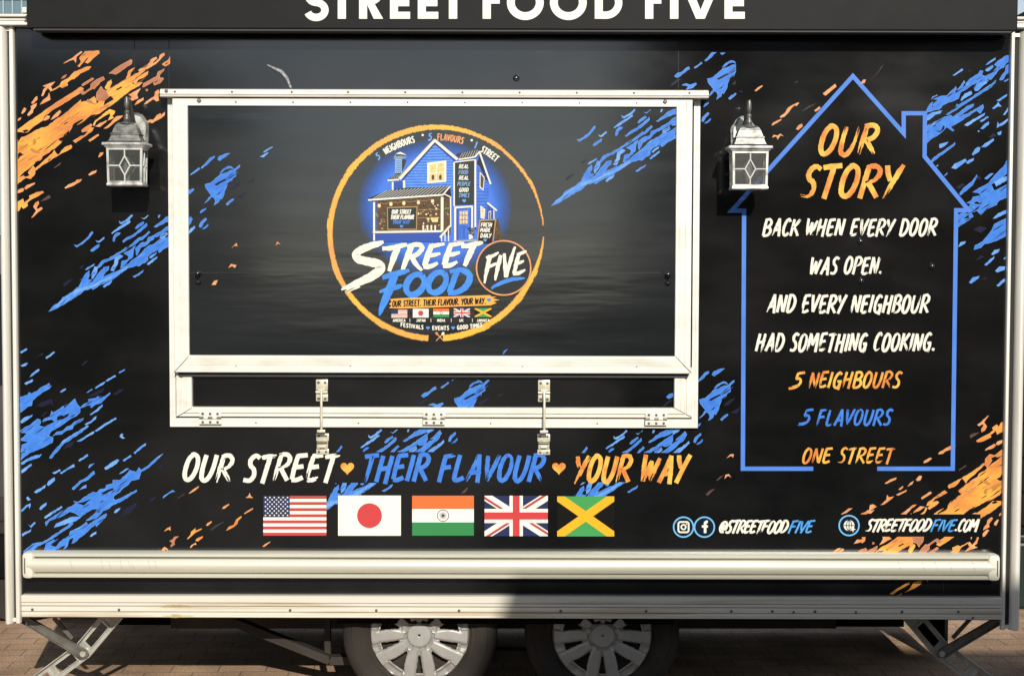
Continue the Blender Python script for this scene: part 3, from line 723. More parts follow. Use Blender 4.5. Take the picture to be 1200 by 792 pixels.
# ------------------------------------------------------------------ corner steadies
def steady(mir):
    """mir: function mapping left-side pixel x to the pixel x in use"""
    st = part('corner_steady', trailer)
    d = .135
    P = lambda x, y, dd=d: W(mir(x), y, dd)
    m = MB()
    # outline of the pressed leg, bent at the brace pivot
    cl = [(141, 710), (97, 762), (52, 795), (-6, 836)]
    def offs(hw):
        L_, R_ = [], []
        for i, p in enumerate(cl):
            a = cl[max(i-1, 0)]; b_ = cl[min(i+1, len(cl)-1)]
            tx, ty = b_[0]-a[0], b_[1]-a[1]; l = math.hypot(tx, ty); tx /= l; ty /= l
            L_.append((p[0]-ty*hw, p[1]+tx*hw)); R_.append((p[0]+ty*hw, p[1]-tx*hw))
        return L_, R_
    L_, R_ = offs(10.8); Li, Ri = offs(7.5)
    # web as cells between holes
    def at(i, t, s):      # s -1..1 across
        a, b_ = (L_[i], R_[i]), (L_[i+1], R_[i+1])
        l = (a[0][0]+(b_[0][0]-a[0][0])*t, a[0][1]+(b_[0][1]-a[0][1])*t); r = (a[1][0]+(b_[1][0]-a[1][0])*t, a[1][1]+(b_[1][1]-a[1][1])*t)
        u = (s+1)/2
        return (l[0]+(r[0]-l[0])*u, l[1]+(r[1]-l[1])*u)
    holes = {0: [(-.12, .10), (.42, .86)], 1: [(.22, .66), (.86, .99)], 2: [(.15, .45), (.6, .9)]}
    th = .004
    def slab(q, d0, d1, mt): m.prism([(P(*p, dd=d0).x, P(*p, dd=d0).z) for p in q], d0, d1, mt)
    for i in range(3):
        ts = sorted(set([0, 1]+[v for h_ in holes[i] for v in h_ if 0 < v < 1]))
        for t0, t1 in zip(ts, ts[1:]):
            mid = (t0+t1)/2; ishole = any(a < mid < b_ for a, b_ in holes[i])
            for s0, s1 in ((-1, -.5), (-.5, .5), (.5, 1)):
                if ishole and s0 == -.5: continue
                slab([at(i, t0, s0), at(i, t1, s0), at(i, t1, s1), at(i, t0, s1)], d, d+th, GALV)
        # flanges and raised hole rims
        for sgn in (-1, 1):
            slab([at(i, 0, sgn), at(i, 1, sgn), at(i, 1, sgn*.9), at(i, 0, sgn*.9)], d-.020, d+.03, GALV)
        for a, b_ in holes[i]:
            if a < 0: continue
            e = .035
            for q in ([at(i, a-e, -.56), at(i, b_+e, -.56), at(i, b_+e, -.47), at(i, a-e, -.47)], [at(i, a-e, .47), at(i, b_+e, .47), at(i, b_+e, .56), at(i, a-e, .56)],
                      [at(i, a-e, -.47), at(i, a, -.47), at(i, a, .47), at(i, a-e, .47)], [at(i, b_, -.47), at(i, b_+e, -.47), at(i, b_+e, .47), at(i, b_, .47)]):
                slab(q, d-.008, d-.0005, GALV)
    # foot plate resting on the ground
    f = P(-12, 840)
    m.chamfer((f.x-.06, d-.05, .001), (f.x+.06, d+.07, .014), .003, GALV)
    m.tube([(f.x+.01, d, .012), (f.x+.02, d, .045)], .02, GALV, n=10)
    m.build('leg', st)
    m = MB()
    a, q = P(28, 724, d-.03), P(98, 765, d-.03)
    u = (q-a).normalized(); nn = Vector((-u.z, 0, u.x))
    w0 = .017
    b0 = [a+nn*w0, q+nn*w0*1.15, q+u*.02+nn*w0*.5, q+u*.02-nn*w0*.5, q-nn*w0*1.15, a-nn*w0]
    m.prism([(v.x, v.z) for v in b0], d-.036, d-.030, GALVD)
    m.prism([(v.x, v.z) for v in (a+nn*w0, q+nn*w0*1.1, q+nn*w0*.8, a+nn*w0*.75)], d-.046, d-.036, GALVD)
    m.prism([(v.x, v.z) for v in (a-nn*w0*.75, q-nn*w0*.8, q-nn*w0*1.1, a-nn*w0)], d-.046, d-.036, GALVD)
    m.tube([q+Vector((0, -.014, 0)), q+Vector((0, .04, 0))], .012, GALV, n=12)
    m.build('brace', st)
    m = MB()
    a, q = P(62, 724, d+.03), P(84, 748, d+.03)
    u = (q-a).normalized(); nn = Vector((-u.z, 0, u.x))*.008
    m.prism([(v.x, v.z) for v in (a+nn, q+nn, q-nn, a-nn)], d+.036, d+.042, GALVD)
    m.build('spring_strut', st)
steady(lambda x: x)
steady(lambda x: 1201-x)
# chassis beams and axle parts ---------------------------------------------
ch = part('chassis', trailer)
def beam(pts, wd, d, th, name='chassis_rail'):
    m = MB()
    for a, q in zip(pts, pts[1:]):
        a = W(*a, d); q = W(*q, d); u = (q-a).normalized(); nn = Vector((-u.z, 0, u.x))*wd/2
        m.prism([(v.x, v.z) for v in (a+nn, q+nn, q-nn, a-nn)], d, d+th, CHASS)
    m.build(name, ch)
beam([(255, 722), (386, 774), (470, 774)], .034, .30, .05)
beam([(383, 715), (384, 772)], .024, .34, .04, 'hanger')
beam([(560, 768), (720, 770)], .05, .32, .06, 'axle_beam')
beam([(200, 728), (980, 728)], .06, .45, .05)
m = MB()
for c in (c1, c2): m.tube([(c.x, .2, c.z), (c.x, 1.25, c.z)], .03, CHASS, n=12)
m.build('axle', ch)
for c in (c1, c2):
    m = MB(); m.lathe([(.14, 0), (.30, .0), (.305, .16), (.14, .16)], (c.x, 1.1, c.z), (0, 1, 0), TYRE, n=36); m.build('far_tyre', ch, smooth=True)
m = MB()
m.box((X(395, 725, .1), .10, Z(722, .1)-.03), (X(790, 725, .1), .14, Z(715, .1)), UNDER)
m.build('wheel_arch', ch)
m = MB(); m.box((XL, 1.40, .03), (XR, 1.415, ZB), UNDER); m.build('rear_light_block', trailer)  # added panel, blocks light coming in from behind under the floor
m = MB(); m.box((XR+.02, .8, .04), (XR+.035, 1.40, ZB), UNDER); m.build('end_light_block', trailer)  # added panel, keeps side light off the ground under the right end
# ------------------------------------------------------------------ wall lanterns
PEW = mat('brushed_pewter', (.24, .24, .22), rough=.42, metal=.6, rgb2=(.07, .07, .064), vscale=30, stretch=(1, 1, 2), bump=.05, bscale=90)
PEWL = mat('worn_silver_edge', (.66, .66, .61), rough=.38, metal=.5, rgb2=(.24, .24, .22), vscale=26, ramp=(.3, .55))
PEWD = mat('dark_pewter', (.05, .05, .048), rough=.35, metal=.6, rgb2=(.16, .16, .15), vscale=30, ramp=(.5, .8))
LGLASS = mat('seeded_lantern_glass', (.075, .078, .070), rough=.3, spec=.6, alpha=.66, bump=.10, bscale=260, var=.5, vscale=240)
BULB = mat('white_bulb_glass', (.8, .8, .78), rough=.1, spec=.6)
YS = .62
def sq_loft(mb, rows, cx, cy, mt, cap=True):
    """rows: (half width, z): square cross-sections"""
    b = len(mb.v); k = mb.mi(mt)
    for hw, z in rows:
        for sx, sy in ((-1, -1), (1, -1), (1, 1), (-1, 1)): mb.v.append((cx+sx*hw, cy+sy*hw*YS, z))
    for i in range(len(rows)-1):
        for j in range(4):
            mb.f.append((b+i*4+j, b+i*4+(j+1) % 4, b+(i+1)*4+(j+1) % 4, b+(i+1)*4+j)); mb.m.append(k)
    if cap:
        mb.f.append((b, b+1, b+2, b+3)); mb.m.append(k); e = b+(len(rows)-1)*4; mb.f.append((e+3, e+2, e+1, e)); mb.m.append(k)
LEAD = mat('lead_came', (.72, .72, .66), rough=.5, var=.2, vscale=40)
LD = -.142
def lantern(px, label, dyp=0):
    c = W(px, 170+dyp, LD); cx, cy = c.x, LD
    z = lambda py: W(px, py+dyp, LD).z
    ln = part('wall_lantern', trailer, label)
    k = 1/307.6
    # back plate: ogee outline on the wall
    m = MB()
    zc = z(150)
    pl = []
    for t, hw in ((-.105, .018), (-.098, .032), (-.085, .036), (-.075, .046), (.020, .050), (.032, .047), (.045, .036), (.056, .030), (.066, .020), (.072, .006)):
        pl.append((hw, zc+t))
    out = [(cx+a, b) for a, b in pl]+[(cx-a, b) for a, b in reversed(pl)]
    m.prism(out, -.010, 0, PEW)
    out2 = [(cx+a*.82, zc-.01+(b-zc+.01)*.86) for a, b in pl]+[(cx-a*.82, zc-.01+(b-zc+.01)*.86) for a, b in reversed(pl)]
    m.prism(out2, -.022, -.0105, PEWL)
    m.build('back_plate', ln)
    m = MB()
    pts = [(cx, -.02, z(148)), (cx, -.055, z(139)), (cx, -.085, z(125)), (cx, -.105, z(117)), (cx, -.125, z(115.5)), (cx, cy, z(118))]
    m.tube(pts, [.011, .010, .008, .0075, .0075, .0075], PEWD, n=10)
    m.build('arm', ln, smooth=True)
    m = MB()
    m.lathe([(.0005, z(113.2)), (.006, z(114)), (.009, z(117)), (.0105, z(121)), (.009, z(125)), (.006, z(128)), (.0055, z(129)), (.009, z(130)), (.0105, z(131.5)), (.008, z(133.5)), (.008, z(136)), (.012, z(138)), (.013, z(140)), (.011, z(142)), (.018, z(143.5)), (.028, z(144.6)), (.03, z(146))], (cx, cy, 0), (0, 0, 1), PEW, n=16)
    m.build('finial', ln, smooth=True)
    m = MB()
    sq_loft(m, [(9*k, z(144.4)), (11*k, z(146.5)), (12.8*k, z(150)), (14.6*k, z(155)), (15.2*k, z(156.5)), (16.6*k, z(157)), (16.8*k, z(158.6)), (15.8*k, z(159.2)), (16.8*k, z(162)), (18.6*k, z(166)), (20.5*k, z(167.2))], cx, cy, PEW)
    m.build('roof', ln)
    m = MB(); m.chamfer((cx-25.8*k, cy-25.8*k*YS, z(171.8)), (cx+25.8*k, cy+25.8*k*YS, z(168)), .004, PEWL)
    sq_loft(m, [(22*k, z(174)), (23.5*k, z(171.6))], cx, cy, PEWL)
    m.build('rim', ln)
    ht, hb = 20.9*k, 20.1*k
    zt, zb = z(174.2), z(218.5)
    m = MB()
    sq_loft(m, [(hb+.002, zb), (hb+.003, zb+.004), (hb+.001, zb+.011)], cx, cy, PEWL)
    w_ = .0085
    for sx in (-1, 1):
        for sy in (-1, 1):
            v = []
            for hw, zz in ((hb, zb+.010), (ht, zt)):
                v += [(cx+sx*hw, cy+sy*hw*YS, zz), (cx+sx*(hw-w_), cy+sy*hw*YS, zz), (cx+sx*(hw-w_), cy+sy*(hw*YS-w_), zz), (cx+sx*hw, cy+sy*(hw*YS-w_), zz)]
            m.solid(v, [(0, 1, 2, 3), (4, 7, 6, 5), (0, 4, 5, 1), (1, 5, 6, 2), (2, 6, 7, 3), (3, 7, 4, 0)], PEWL)
    for s in (-1, 1):
        m.box((cx-ht+w_, cy+s*(ht*YS-.001), zt-.008), (cx+ht-w_, cy+s*(ht*YS-.006), zt), PEWL)
        m.box((cx+s*(ht-.001), cy-ht*YS+w_, zt-.008), (cx+s*(ht-.006), cy+ht*YS-w_, zt), PEWL)
        m.box((cx-hb+w_, cy+s*(hb*YS-.001), zb+.011), (cx+hb-w_, cy+s*(hb*YS-.006), zb+.018), PEWL)
        m.box((cx+s*(hb-.001), cy-hb*YS+w_, zb+.011), (cx+s*(hb-.006), cy+hb*YS-w_, zb+.018), PEWL)
    m.build('frame', ln)
    # panes with leaded cross and diamond
    zm = (zt+zb)/2+.004
    for ax in range(4):
        def T(u, zz, o):
            hw = hb+(ht-hb)*(zz-zb)/(zt-zb)-.004+o; hy = (hw-o+.004)*YS-.004+o
            return {0: (cx+u, cy-hy, zz), 1: (cx+hw, cy+u*YS, zz), 2: (cx-u, cy+hy, zz), 3: (cx-hw, cy-u*YS, zz)}[ax]
        g_ = MB(); g_.flat = True
        u0 = hb-w_*.6
        g_.face([T(-u0, zb+.012, 0), T(u0, zb+.012, 0), T(u0, zt-.004, 0), T(-u0, zt-.004, 0)], LGLASS)
        gl = g_.build('glass_pane', ln)
        l = MB()
        dz, du = .036, .020
        for a, q in (((-u0, zm), (-du, zm)), ((du, zm), (u0, zm)), ((0, zb+.014), (0, zm-dz)), ((0, zm+dz), (0, zt-.005)),
                     ((-du, zm), (0, zm+dz)), ((0, zm+dz), (du, zm)), ((du, zm), (0, zm-dz)), ((0, zm-dz), (-du, zm))):
            l.tube([T(*a, .0012), T(*q, .0012)], .0027, LEAD, n=6)
        l.build('lead_strip', ln)
    m = MB()
    m.lathe([(.010, zb+.012), (.010, zb+.045), (.013, zb+.05), (.016, zb+.068), (.013, zb+.09), (.004, zb+.108), (.0005, zb+.112)], (cx, cy, 0), (0, 0, 1), BULB, n=14)
    m.build('bulb', ln, smooth=True)
lantern(149, 'pewter wall lantern on the orange painted streaks')
lantern(877.5, 'pewter wall lantern beside the blue house outline', 4)

# ------------------------------------------------------------------ vinyl colours
def ink(name, srgb, srgb2=None, vs=14, rough=.22, st=(1, 1, 1), ramp=(.35, .65)):
    c = tuple(v*.93 for v in lin(srgb)); c2 = tuple(v*.93 for v in lin(srgb2)) if srgb2 else None
    return mat(name, c, rough=rough, spec=.5, rgb2=c2, vscale=vs, stretch=st, ramp=ramp)
WHT = ink('ink_white', (243, 238, 222)); BLU = ink('ink_blue', (74, 137, 228), (64, 120, 214), 30)
BLUL = ink('ink_light_blue', (122, 172, 234), (82, 142, 228), 22)
BLUM = ink('ink_mid_blue', (52, 108, 200), (60, 120, 212), 30)
BLUD = ink('ink_dark_navy', (34, 34, 56))
ORG = ink('ink_orange', (246, 178, 78), (214, 132, 74), 5, st=(1, 1, 2.2), ramp=(.38, .62))
ORGL = ink('ink_orange_letters', (253, 196, 88), (220, 134, 66), 13, ramp=(.40, .60))
ORGP = ink('ink_peach', (232, 172, 124), (222, 140, 82), 30)
ORGB = ink('ink_brown_orange', (188, 128, 96), (172, 112, 84), 30)
ORGD = ink('ink_deep_orange', (206, 124, 66), (222, 140, 76), 20)
GOLD = ink('ink_gold', (250, 190, 66), (240, 172, 78), 9)
BRN = ink('ink_dull_brown', (92, 70, 62)); OVL = ink('ink_ochre_oval', (190, 134, 66))
GRY = ink('ink_faint_grey', (56, 55, 55)); BLK = ink('ink_black', (24, 22, 20))
WD_ = -.0006; HDP = HD-.0006; FDP = fd-.0006

def conv(pts, o, s): return [(pts[i]/s[0]+o[0], pts[i+1]/s[-1]+o[1]) for i in range(0, len(pts), 2)]
def shape_set(raw, o, s): return [conv(p, o, (s,)) for p in raw]
# ------- blue comet (coordinates of the copy behind the right end of the hatch)
COMET = shape_set([
 [38,738,70,700,120,668,135,640,200,605,250,565,330,535,400,510,470,475,530,450,600,405,640,370,690,330,745,275,800,250,830,225,870,215,920,190,920,240,850,290,770,320,740,350,745,370,680,415,660,410,640,420,610,425,560,460,480,515,410,545,350,582,345,570,310,585,300,578,260,615,170,668,110,705,60,730],
 [255,555,270,525,300,470,325,450,325,480,310,510,340,515,300,545,262,560],[345,505,345,465,365,420,388,425,375,470,352,503],
 [340,540,390,470,430,425,465,418,462,442,430,475,405,515,370,540],[480,445,505,400,510,360,545,335,565,345,530,370,525,405,500,450],
 [550,425,560,380,600,370,610,345,575,325,620,300,655,270,640,310,635,350,600,380,560,425],
 [385,420,415,380,470,360,560,305,640,250,690,210,695,225,640,265,560,315,480,370,430,390,420,400,395,425],
 [660,330,655,290,690,255,740,240,750,210,780,200,850,160,920,110,960,85,960,125,920,140,860,175,800,210,760,235,740,260,690,285,680,310,665,338],
 [830,215,835,200,880,175,885,190,850,220],[900,165,895,150,940,130,960,120,950,150,920,165],[790,135,830,105,870,70,920,50,960,40,960,65,920,85,870,100,800,138],
 [565,240,600,210,650,185,690,150,735,110,738,125,700,160,650,200,600,225,572,245],[655,145,670,125,710,100,715,108,665,148],
 [485,180,560,125,615,92,618,100,560,140,490,183],[540,95,550,105,590,85,630,50,635,58,600,92,555,115,543,108],
 [495,235,505,195,525,178,545,180,540,190,515,205,505,238],[220,265,232,270,270,250,310,215,345,170,352,178,320,220,280,255,235,280],
 [375,235,390,240,430,210,432,218,400,245,385,245],[335,305,350,290,395,262,395,275,345,310],[300,440,315,425,360,402,355,412,310,440],
 [425,562,440,545,485,520,480,533,435,567],[640,490,660,480,710,447,705,460,650,495],[740,402,770,375,810,350,805,362,750,405],
 [755,355,775,335,805,318,800,330,765,358],[820,310,845,285,915,245,940,235,940,250,918,258,860,290,825,318],[695,70,715,75,745,50,748,56,715,82],
 [815,70,820,50,835,50,825,72],[690,225,750,168,758,175,700,230],
 # middle strip, beyond the panel edge (seen where the other copies show it)
 [870,215,920,185,960,150,1010,120,1050,70,1062,80,1040,120,1000,150,960,190,920,215],[930,240,990,190,1030,170,1075,130,1080,142,1040,180,1000,215,945,250],
 [985,120,1020,90,1050,60,1055,70,1020,110],[960,60,1000,30,1020,30,1000,60,965,80],
 ], (640,120), 6.094)
BLOB = shape_set([
 [300,260,340,250,385,210,410,185,440,180,480,160,500,160,545,122,548,130,515,165,520,200,495,215,490,235,460,255,440,300,435,330,415,365,405,355,395,385,365,405,375,380,365,355,345,345,320,375,298,392,345,335,325,310,305,285],
 [408,175,430,150,470,130,490,135,500,150,480,140,450,148,420,172],
 [65,240,85,220,110,215,145,185,165,175,170,190,150,200,110,235,80,250],[205,180,255,142,260,150,210,183],
 [280,130,310,100,335,70,365,58,365,68,340,85,320,110,288,133],[390,80,400,60,450,40,475,38,445,62,405,90],
 [120,305,150,295,175,305,215,290,220,298,190,325,150,335,165,315,140,305],[450,400,470,380,500,362,502,370,460,407],
 [260,460,275,440,310,425,305,440,270,465],[258,560,265,535,305,500,310,510,285,535,270,565],[275,580,300,560,320,540,325,550,300,575]], (780,50), 6.094)
BSLIT = shape_set([[365,260,400,240,440,220,455,228,420,245,380,268]], (780,50), 6.094)
CDIM = shape_set([[135,550,160,525,215,505,150,560],[250,430,295,400,270,435]], (640,120), 6.094)+shape_set([[470,300,500,270,550,245,545,262,500,300],[520,350,560,330,600,310,560,360],[600,245,615,230,655,212,640,240],[30,310,80,265,110,260,60,300]], (780,50), 6.094)
def comet(pr, off, clips):
    for clip in clips:
        pr.k = 0
        mv = lambda s: [(x+off[0], y+off[1]) for x, y in s]
        for s in CDIM: pr.poly(mv(s), BLUD, .25, clip)
        for i, s in enumerate(COMET): pr.poly(mv(s), BLUL if (len(s) < 9 and i % 3) else BLU, .35, clip, rim=BLUL)
        s = [(40,735),(140,648),(250,572),(350,545),(470,490),(600,415),(600,430),(480,508),(360,560),(260,600),(110,700)]
        pr.poly(mv([(a/6.094+640, b/6.094+120) for a, b in s]), BLUL, .4, clip)
        for s in BLOB: pr.poly(mv(s), BLU, .3, clip, rim=BLUL)
        slivers(pr, [mv(s) for s in COMET[:9]+BLOB[:1]], 15, [BLUL, BLUM, BLUM, BLK, BLK], clip=clip)
        for s in BSLIT: pr.poly(mv(s), BLK, .1, clip)
C0 = (-588.8, 123.7); C1 = (0, 0); C2 = (-296.8, 374.4); C3 = (-9.4, 375.7)
wl = Print(WD_)
comet(wl, C0, [(20, 62, 201, 400)])
comet(wl, C1, [(640, 62, 862, 107), (818, 107, 870, 400)])
comet(wl, C2, [(383, 500, 640, 529), (383, 566, 640, 600)])
comet(wl, C3, [(655, 500, 870, 530), (655, 565, 870, 600), (818, 430, 870, 500)])
wl.build('blue_streaks', trailer, label='blue paint streaks on the wall round the hatch')
hl = Print(HDP)
comet(hl, C0, [(219, 124, 400, 420)]); comet(hl, C1, [(600, 124, 794, 420)]); comet(hl, C2, [(500, 404, 620, 419)])
for s in shape_set([[605,245,640,225,680,205,680,213,640,250],[635,205,660,185,715,158,718,165,645,210],[20,395,80,355,85,362,25,400],[110,340,160,290,205,255,208,265,170,300,118,345]], (220,150), 7.2): hl.poly(s, BLUL, .15)
for s in shape_set([[825,95,845,75,848,88,838,85],[815,165,825,150,845,155,838,165,830,158],[755,225,765,210,778,208,770,225]], (0,260), 3.047): hl.poly(s, ORGP, .1)
for s in shape_set([[70,85,75,70,88,80,78,78]], (300,260), 3.047): hl.poly(s, ORGP, .1)
for s in shape_set([[880,475,885,460,900,452,890,465]], (300,260), 3.047): hl.poly(s, BLU, .1)
hl.build('blue_streaks', hatch, label='blue paint streaks on the hatch panel')
ll = Print(FDP); comet(ll, C2, [(226, 441, 789, 479)]); comet(ll, C3, [(226, 441, 790, 479)])
ll.build('blue_streaks', flap, label='blue paint streaks on the lower flap')

# ------- blue clusters lower left
ll = Print(WD_)
D8 = [[60,80,105,55,110,62,65,90],[62,185,95,168,118,165,100,190,70,195],[255,125,320,80,322,88,262,132],[134,272,150,250,200,215,205,222,155,262],[92,325,150,295,155,305,105,333],
 [60,430,115,415,125,395,145,405,190,385,215,360,280,325,285,335,255,355,295,345,280,365,240,385,190,420,150,455,145,495,110,505,62,545],[365,390,385,372,412,362,408,375,372,395],
 [570,395,610,368,620,372,580,397],[638,360,700,318,715,312,700,330,645,362],[722,303,790,263,795,270,730,308],[818,240,868,212,865,225,825,246],
 [525,512,550,485,590,470,585,450,640,440,660,425,670,445,710,430,750,398,752,405,710,445,680,475,640,485,610,510,600,505,620,485,570,495],
 [600,565,640,535,680,500,692,490,690,505,650,540,610,565],[500,770,600,710,625,695,628,705,520,770],[638,690,700,645,795,590,800,600,720,645,645,695],[560,640,600,620,635,585,645,580,640,600,600,630,568,645],
 [60,690,100,660,130,650,190,600,210,605,215,630,200,650,240,665,290,640,330,620,300,600,230,615,250,595,290,580,300,540,310,550,350,530,390,500,400,520,420,500,440,480,480,445,490,470,500,490,520,510,520,545,490,575,440,600,400,630,370,650,300,690,280,720,245,740,250,690,230,740,190,775,140,790,150,750,70,765,65,755,130,715,60,700],
 [310,730,340,700,390,690,420,660,450,650,480,620,545,595,540,605,500,630,470,650,460,675,410,690,380,715,330,720],[375,785,400,760,580,650,585,655,410,770,385,790],[60,620,90,590,150,570,145,580,70,630],[825,735,845,715,855,718,845,735,865,748,850,752]]
for s in shape_set(D8, (15,400), 6.6): ll.poly(s, BLU if len(s) > 7 else BLUL, .25, rim=BLUL)
slivers(ll, [s for s in shape_set(D8, (15,400), 6.6) if len(s) > 9], 15, [BLUL, BLUM, BLK, BLK])
for s in shape_set([[340,610,345,580,380,570,400,580,435,550,430,575,390,600,360,605],[240,620,215,640,245,655,285,640,270,630]], (15,400), 6.6): ll.poly(s, BLK, .2)
for s in shape_set([[175,500,220,470,300,445,315,500,290,480,230,505],[570,430,640,390,710,355,700,390,640,420],[525,185,560,150,585,150,545,185],[170,125,230,90,238,105,200,115],[770,410,830,370,858,365,840,390,800,412],[215,580,250,545,275,545,235,582]], (15,400), 6.6): ll.poly(s, BLUD, .3)
DA = [[50,80,100,20,140,0,190,0,180,40,240,65,235,95,160,130,100,155,50,195,55,160,110,140,50,150,55,110,100,90],[50,215,110,180,170,165,160,180,100,200,55,225],[52,262,110,222,112,230,54,275],[220,185,260,130,290,100,380,40,440,0,445,5,390,45,300,105,280,130,230,188],[395,200,445,165,450,172,400,205],
 [285,275,340,240,365,225,368,238,340,250,290,280],[240,275,280,255,285,262,250,280],[205,345,215,325,250,305,250,320,215,350],[130,390,160,370,195,350,190,365,140,395],[80,425,90,415,108,435,90,442],[50,500,80,470,105,460,100,485,95,470,55,505],
 [550,245,590,215,625,195,635,200,620,220,570,250,555,255],[660,200,705,170,708,178,668,205],[725,155,770,115,795,100,795,110,770,125,732,160],[355,370,400,325,440,305,485,265,490,280,450,315,410,330,365,375],[450,245,460,225,490,215,475,230,460,245],[395,380,420,355,440,345,440,365],[640,280,680,250,692,250,660,272],
 [200,590,195,570,230,545,300,500,345,480,380,455,365,445,390,450,430,420,480,390,500,395,520,375,555,370,560,350,600,340,600,320,640,320,680,285,700,260,715,265,740,270,755,245,770,260,800,240,850,195,885,170,880,180,850,210,800,250,765,270,755,310,710,320,690,345,660,365,640,390,605,410,600,430,620,440,740,378,742,385,640,450,600,465,570,490,540,500,500,545,440,560,480,530,515,490,480,490,440,510,410,535,380,520,340,505,270,545,220,560],
 [250,600,260,580,350,540,410,535,380,560,300,585],[605,510,620,492,645,482,640,495,612,517],[65,745,120,700,180,690,320,600,350,570,360,580,330,605,200,690,150,710,130,730,80,760],
 [75,760,130,745,190,740,200,700,245,675,250,685,220,710,260,720,280,690,340,650,345,625,400,600,440,570,450,590,500,555,560,520,560,530,520,575,500,595,495,580,470,600,440,630,400,660,370,690,355,695,370,660,340,670,320,720,305,730,320,700,280,720,240,760],
 [460,655,480,635,500,625,500,640,470,658],[160,490,170,475,200,455,200,465,170,495],[190,545,195,535,290,475,295,480,200,545],[55,645,65,635,108,615,105,625,60,652],[95,585,105,595,130,570,135,575,110,602],[640,55,650,40,660,42,655,55,672,68,650,68]]
for s in shape_set(DA, (15,500), 5.108): ll.poly(s, BLU if len(s) > 7 else BLUL, .3, (22, 500, 300, 652), rim=BLUL)
slivers(ll, [s for s in shape_set(DA, (15,500), 5.108) if len(s) > 9], 14, [BLUL, BLUM, BLK, BLK], clip=(22, 500, 300, 649))
for s in shape_set([[530,395,560,380,600,365,605,375,560,395,535,403],[385,455,420,450,470,430,440,455,425,470]], (15,500), 5.108): ll.poly(s, BLK, .1)
for s in shape_set([[650,530,670,490,740,450,745,470,700,520],[810,450,830,425,860,412,850,435],[870,240,890,225,905,232,880,248],[300,130,330,95,375,80,350,120]], (15,500), 5.108): ll.poly(s, BLUD, .3)
for s in shape_set([[220,240,230,220,270,195,310,170,312,180,330,185,300,190,270,205,228,240]], (160,550), 7.2): ll.poly(s, BLUL, .15)
ll.build('blue_streaks', trailer, label='blue paint streaks in the lower left corner')

# ------- blue cluster upper right
rr = Print(WD_)
FR = [[100,510,115,470,135,440,150,430,140,470,165,470,150,450,200,410,160,405,210,385,260,380,330,310,335,330,310,355,350,350,345,330,365,310,395,265,400,275,370,330,410,300,410,285,440,250,500,215,520,185,540,190,530,220,560,230,610,200,640,170,655,160,630,140,660,110,720,70,757,65,757,110,720,125,700,160,665,175,640,210,600,255,560,240,580,265,520,290,480,320,500,270,440,305,410,330,370,350,350,400,320,415,270,430,230,450,200,485,160,490],
 [480,340,475,325,500,300,560,270,570,280,530,310,500,340],[370,415,380,390,400,365,450,345,455,365,410,390,375,418],[260,525,330,470,340,445,345,455,450,395,560,320,610,290,640,260,630,290,590,320,480,390,350,475,270,525],
 [670,255,690,220,715,190,720,150,757,130,757,150,740,200,720,210,700,250,680,258],[565,140,600,110,635,88,635,98,580,135],[560,185,570,170,615,145,620,155,580,190],[310,220,380,172,385,180,320,222],[140,410,150,385,190,370,185,380,160,390],[105,570,100,540,150,510,220,495,210,515,170,525,130,560],
 [100,620,130,600,190,575,240,545,290,530,310,545,370,500,420,460,470,445,465,460,420,490,380,520,340,545,420,520,490,480,540,450,545,470,520,515,490,490,420,540,340,590,290,620,315,645,310,652,260,620,220,660,180,690,130,720,100,750],
 [400,605,420,590,545,520,555,515,548,530,420,612],[520,575,575,540,582,545,530,580],[525,632,560,595,585,582,585,600,540,635],[500,650,510,645,515,655,505,662],[650,415,690,390,725,370,722,380,670,420],[615,475,640,455,660,430,665,445,680,460,655,460,625,480],
 [650,625,655,585,665,605,745,550,745,560,700,600],[650,665,685,650,680,680,660,685],[700,525,745,455,745,485,710,525],[205,780,205,755,270,738,250,755,220,780],[540,770,555,750,620,712,625,722,560,775],[480,790,500,775,520,778,510,792],[700,270,745,240,750,250,710,272]]
for s in shape_set(FR, (1070,55), 6.6): rr.poly(s, BLU if len(s) > 7 else BLUL, .25, rim=BLUL)
for s in shape_set([[175,650,215,650,235,605,245,620,240,640,210,662]], (1070,55), 6.6): rr.poly(s, BLK, .1)
for s in shape_set([[580,700,620,670,650,685,600,705],[420,180,450,185,440,195]], (1070,55), 6.6): rr.poly(s, BLUD, .2)
GR = [[95,105,110,85,150,60,215,12,215,20,170,55,130,85,100,110],[140,35,145,15,180,10,160,30],[200,140,215,120,270,95,275,105,220,145],[275,115,290,100,312,92,310,102,285,118],[305,70,320,45,345,35,340,55,310,75],[355,32,375,15,410,0,405,8,365,32],[160,180,175,165,178,170,165,182],[115,138,128,122,130,130],
 [240,275,260,245,300,215,328,178,330,185,305,230,270,260,245,280],[280,320,300,310,310,290,320,290,345,285,380,270,370,300,345,320,330,310,300,325],
 [285,345,300,325,350,330,370,300,340,270,310,265,340,245,390,220,420,180,470,130,490,95,490,160,460,190,400,225,420,260,490,225,490,290,440,310,430,330,380,350,350,380,330,360,300,370,310,390,270,420,230,445,230,385,260,370,285,380,250,405,290,400],
 [370,195,400,170,412,170,380,198],[420,215,460,190,485,185,485,200,430,235],[315,560,320,540,360,520,400,470,420,430,480,400,480,490,440,510,400,525,370,530,350,550],[415,400,440,375,485,358,485,370,430,398],[235,545,245,525,270,520,265,530],[405,585,420,565,445,560,440,572,412,588],
 [370,640,400,610,418,598,415,608,380,642],[425,670,445,650,475,650,470,665,435,678],[290,730,310,705,340,698,335,710,300,735],[432,745,470,712,475,720,440,750],[465,610,480,595,480,612]]
for s in shape_set(GR, (1070,165), 4.4): rr.poly(s, BLU if len(s) > 7 else BLUL, .25, rim=BLUL)
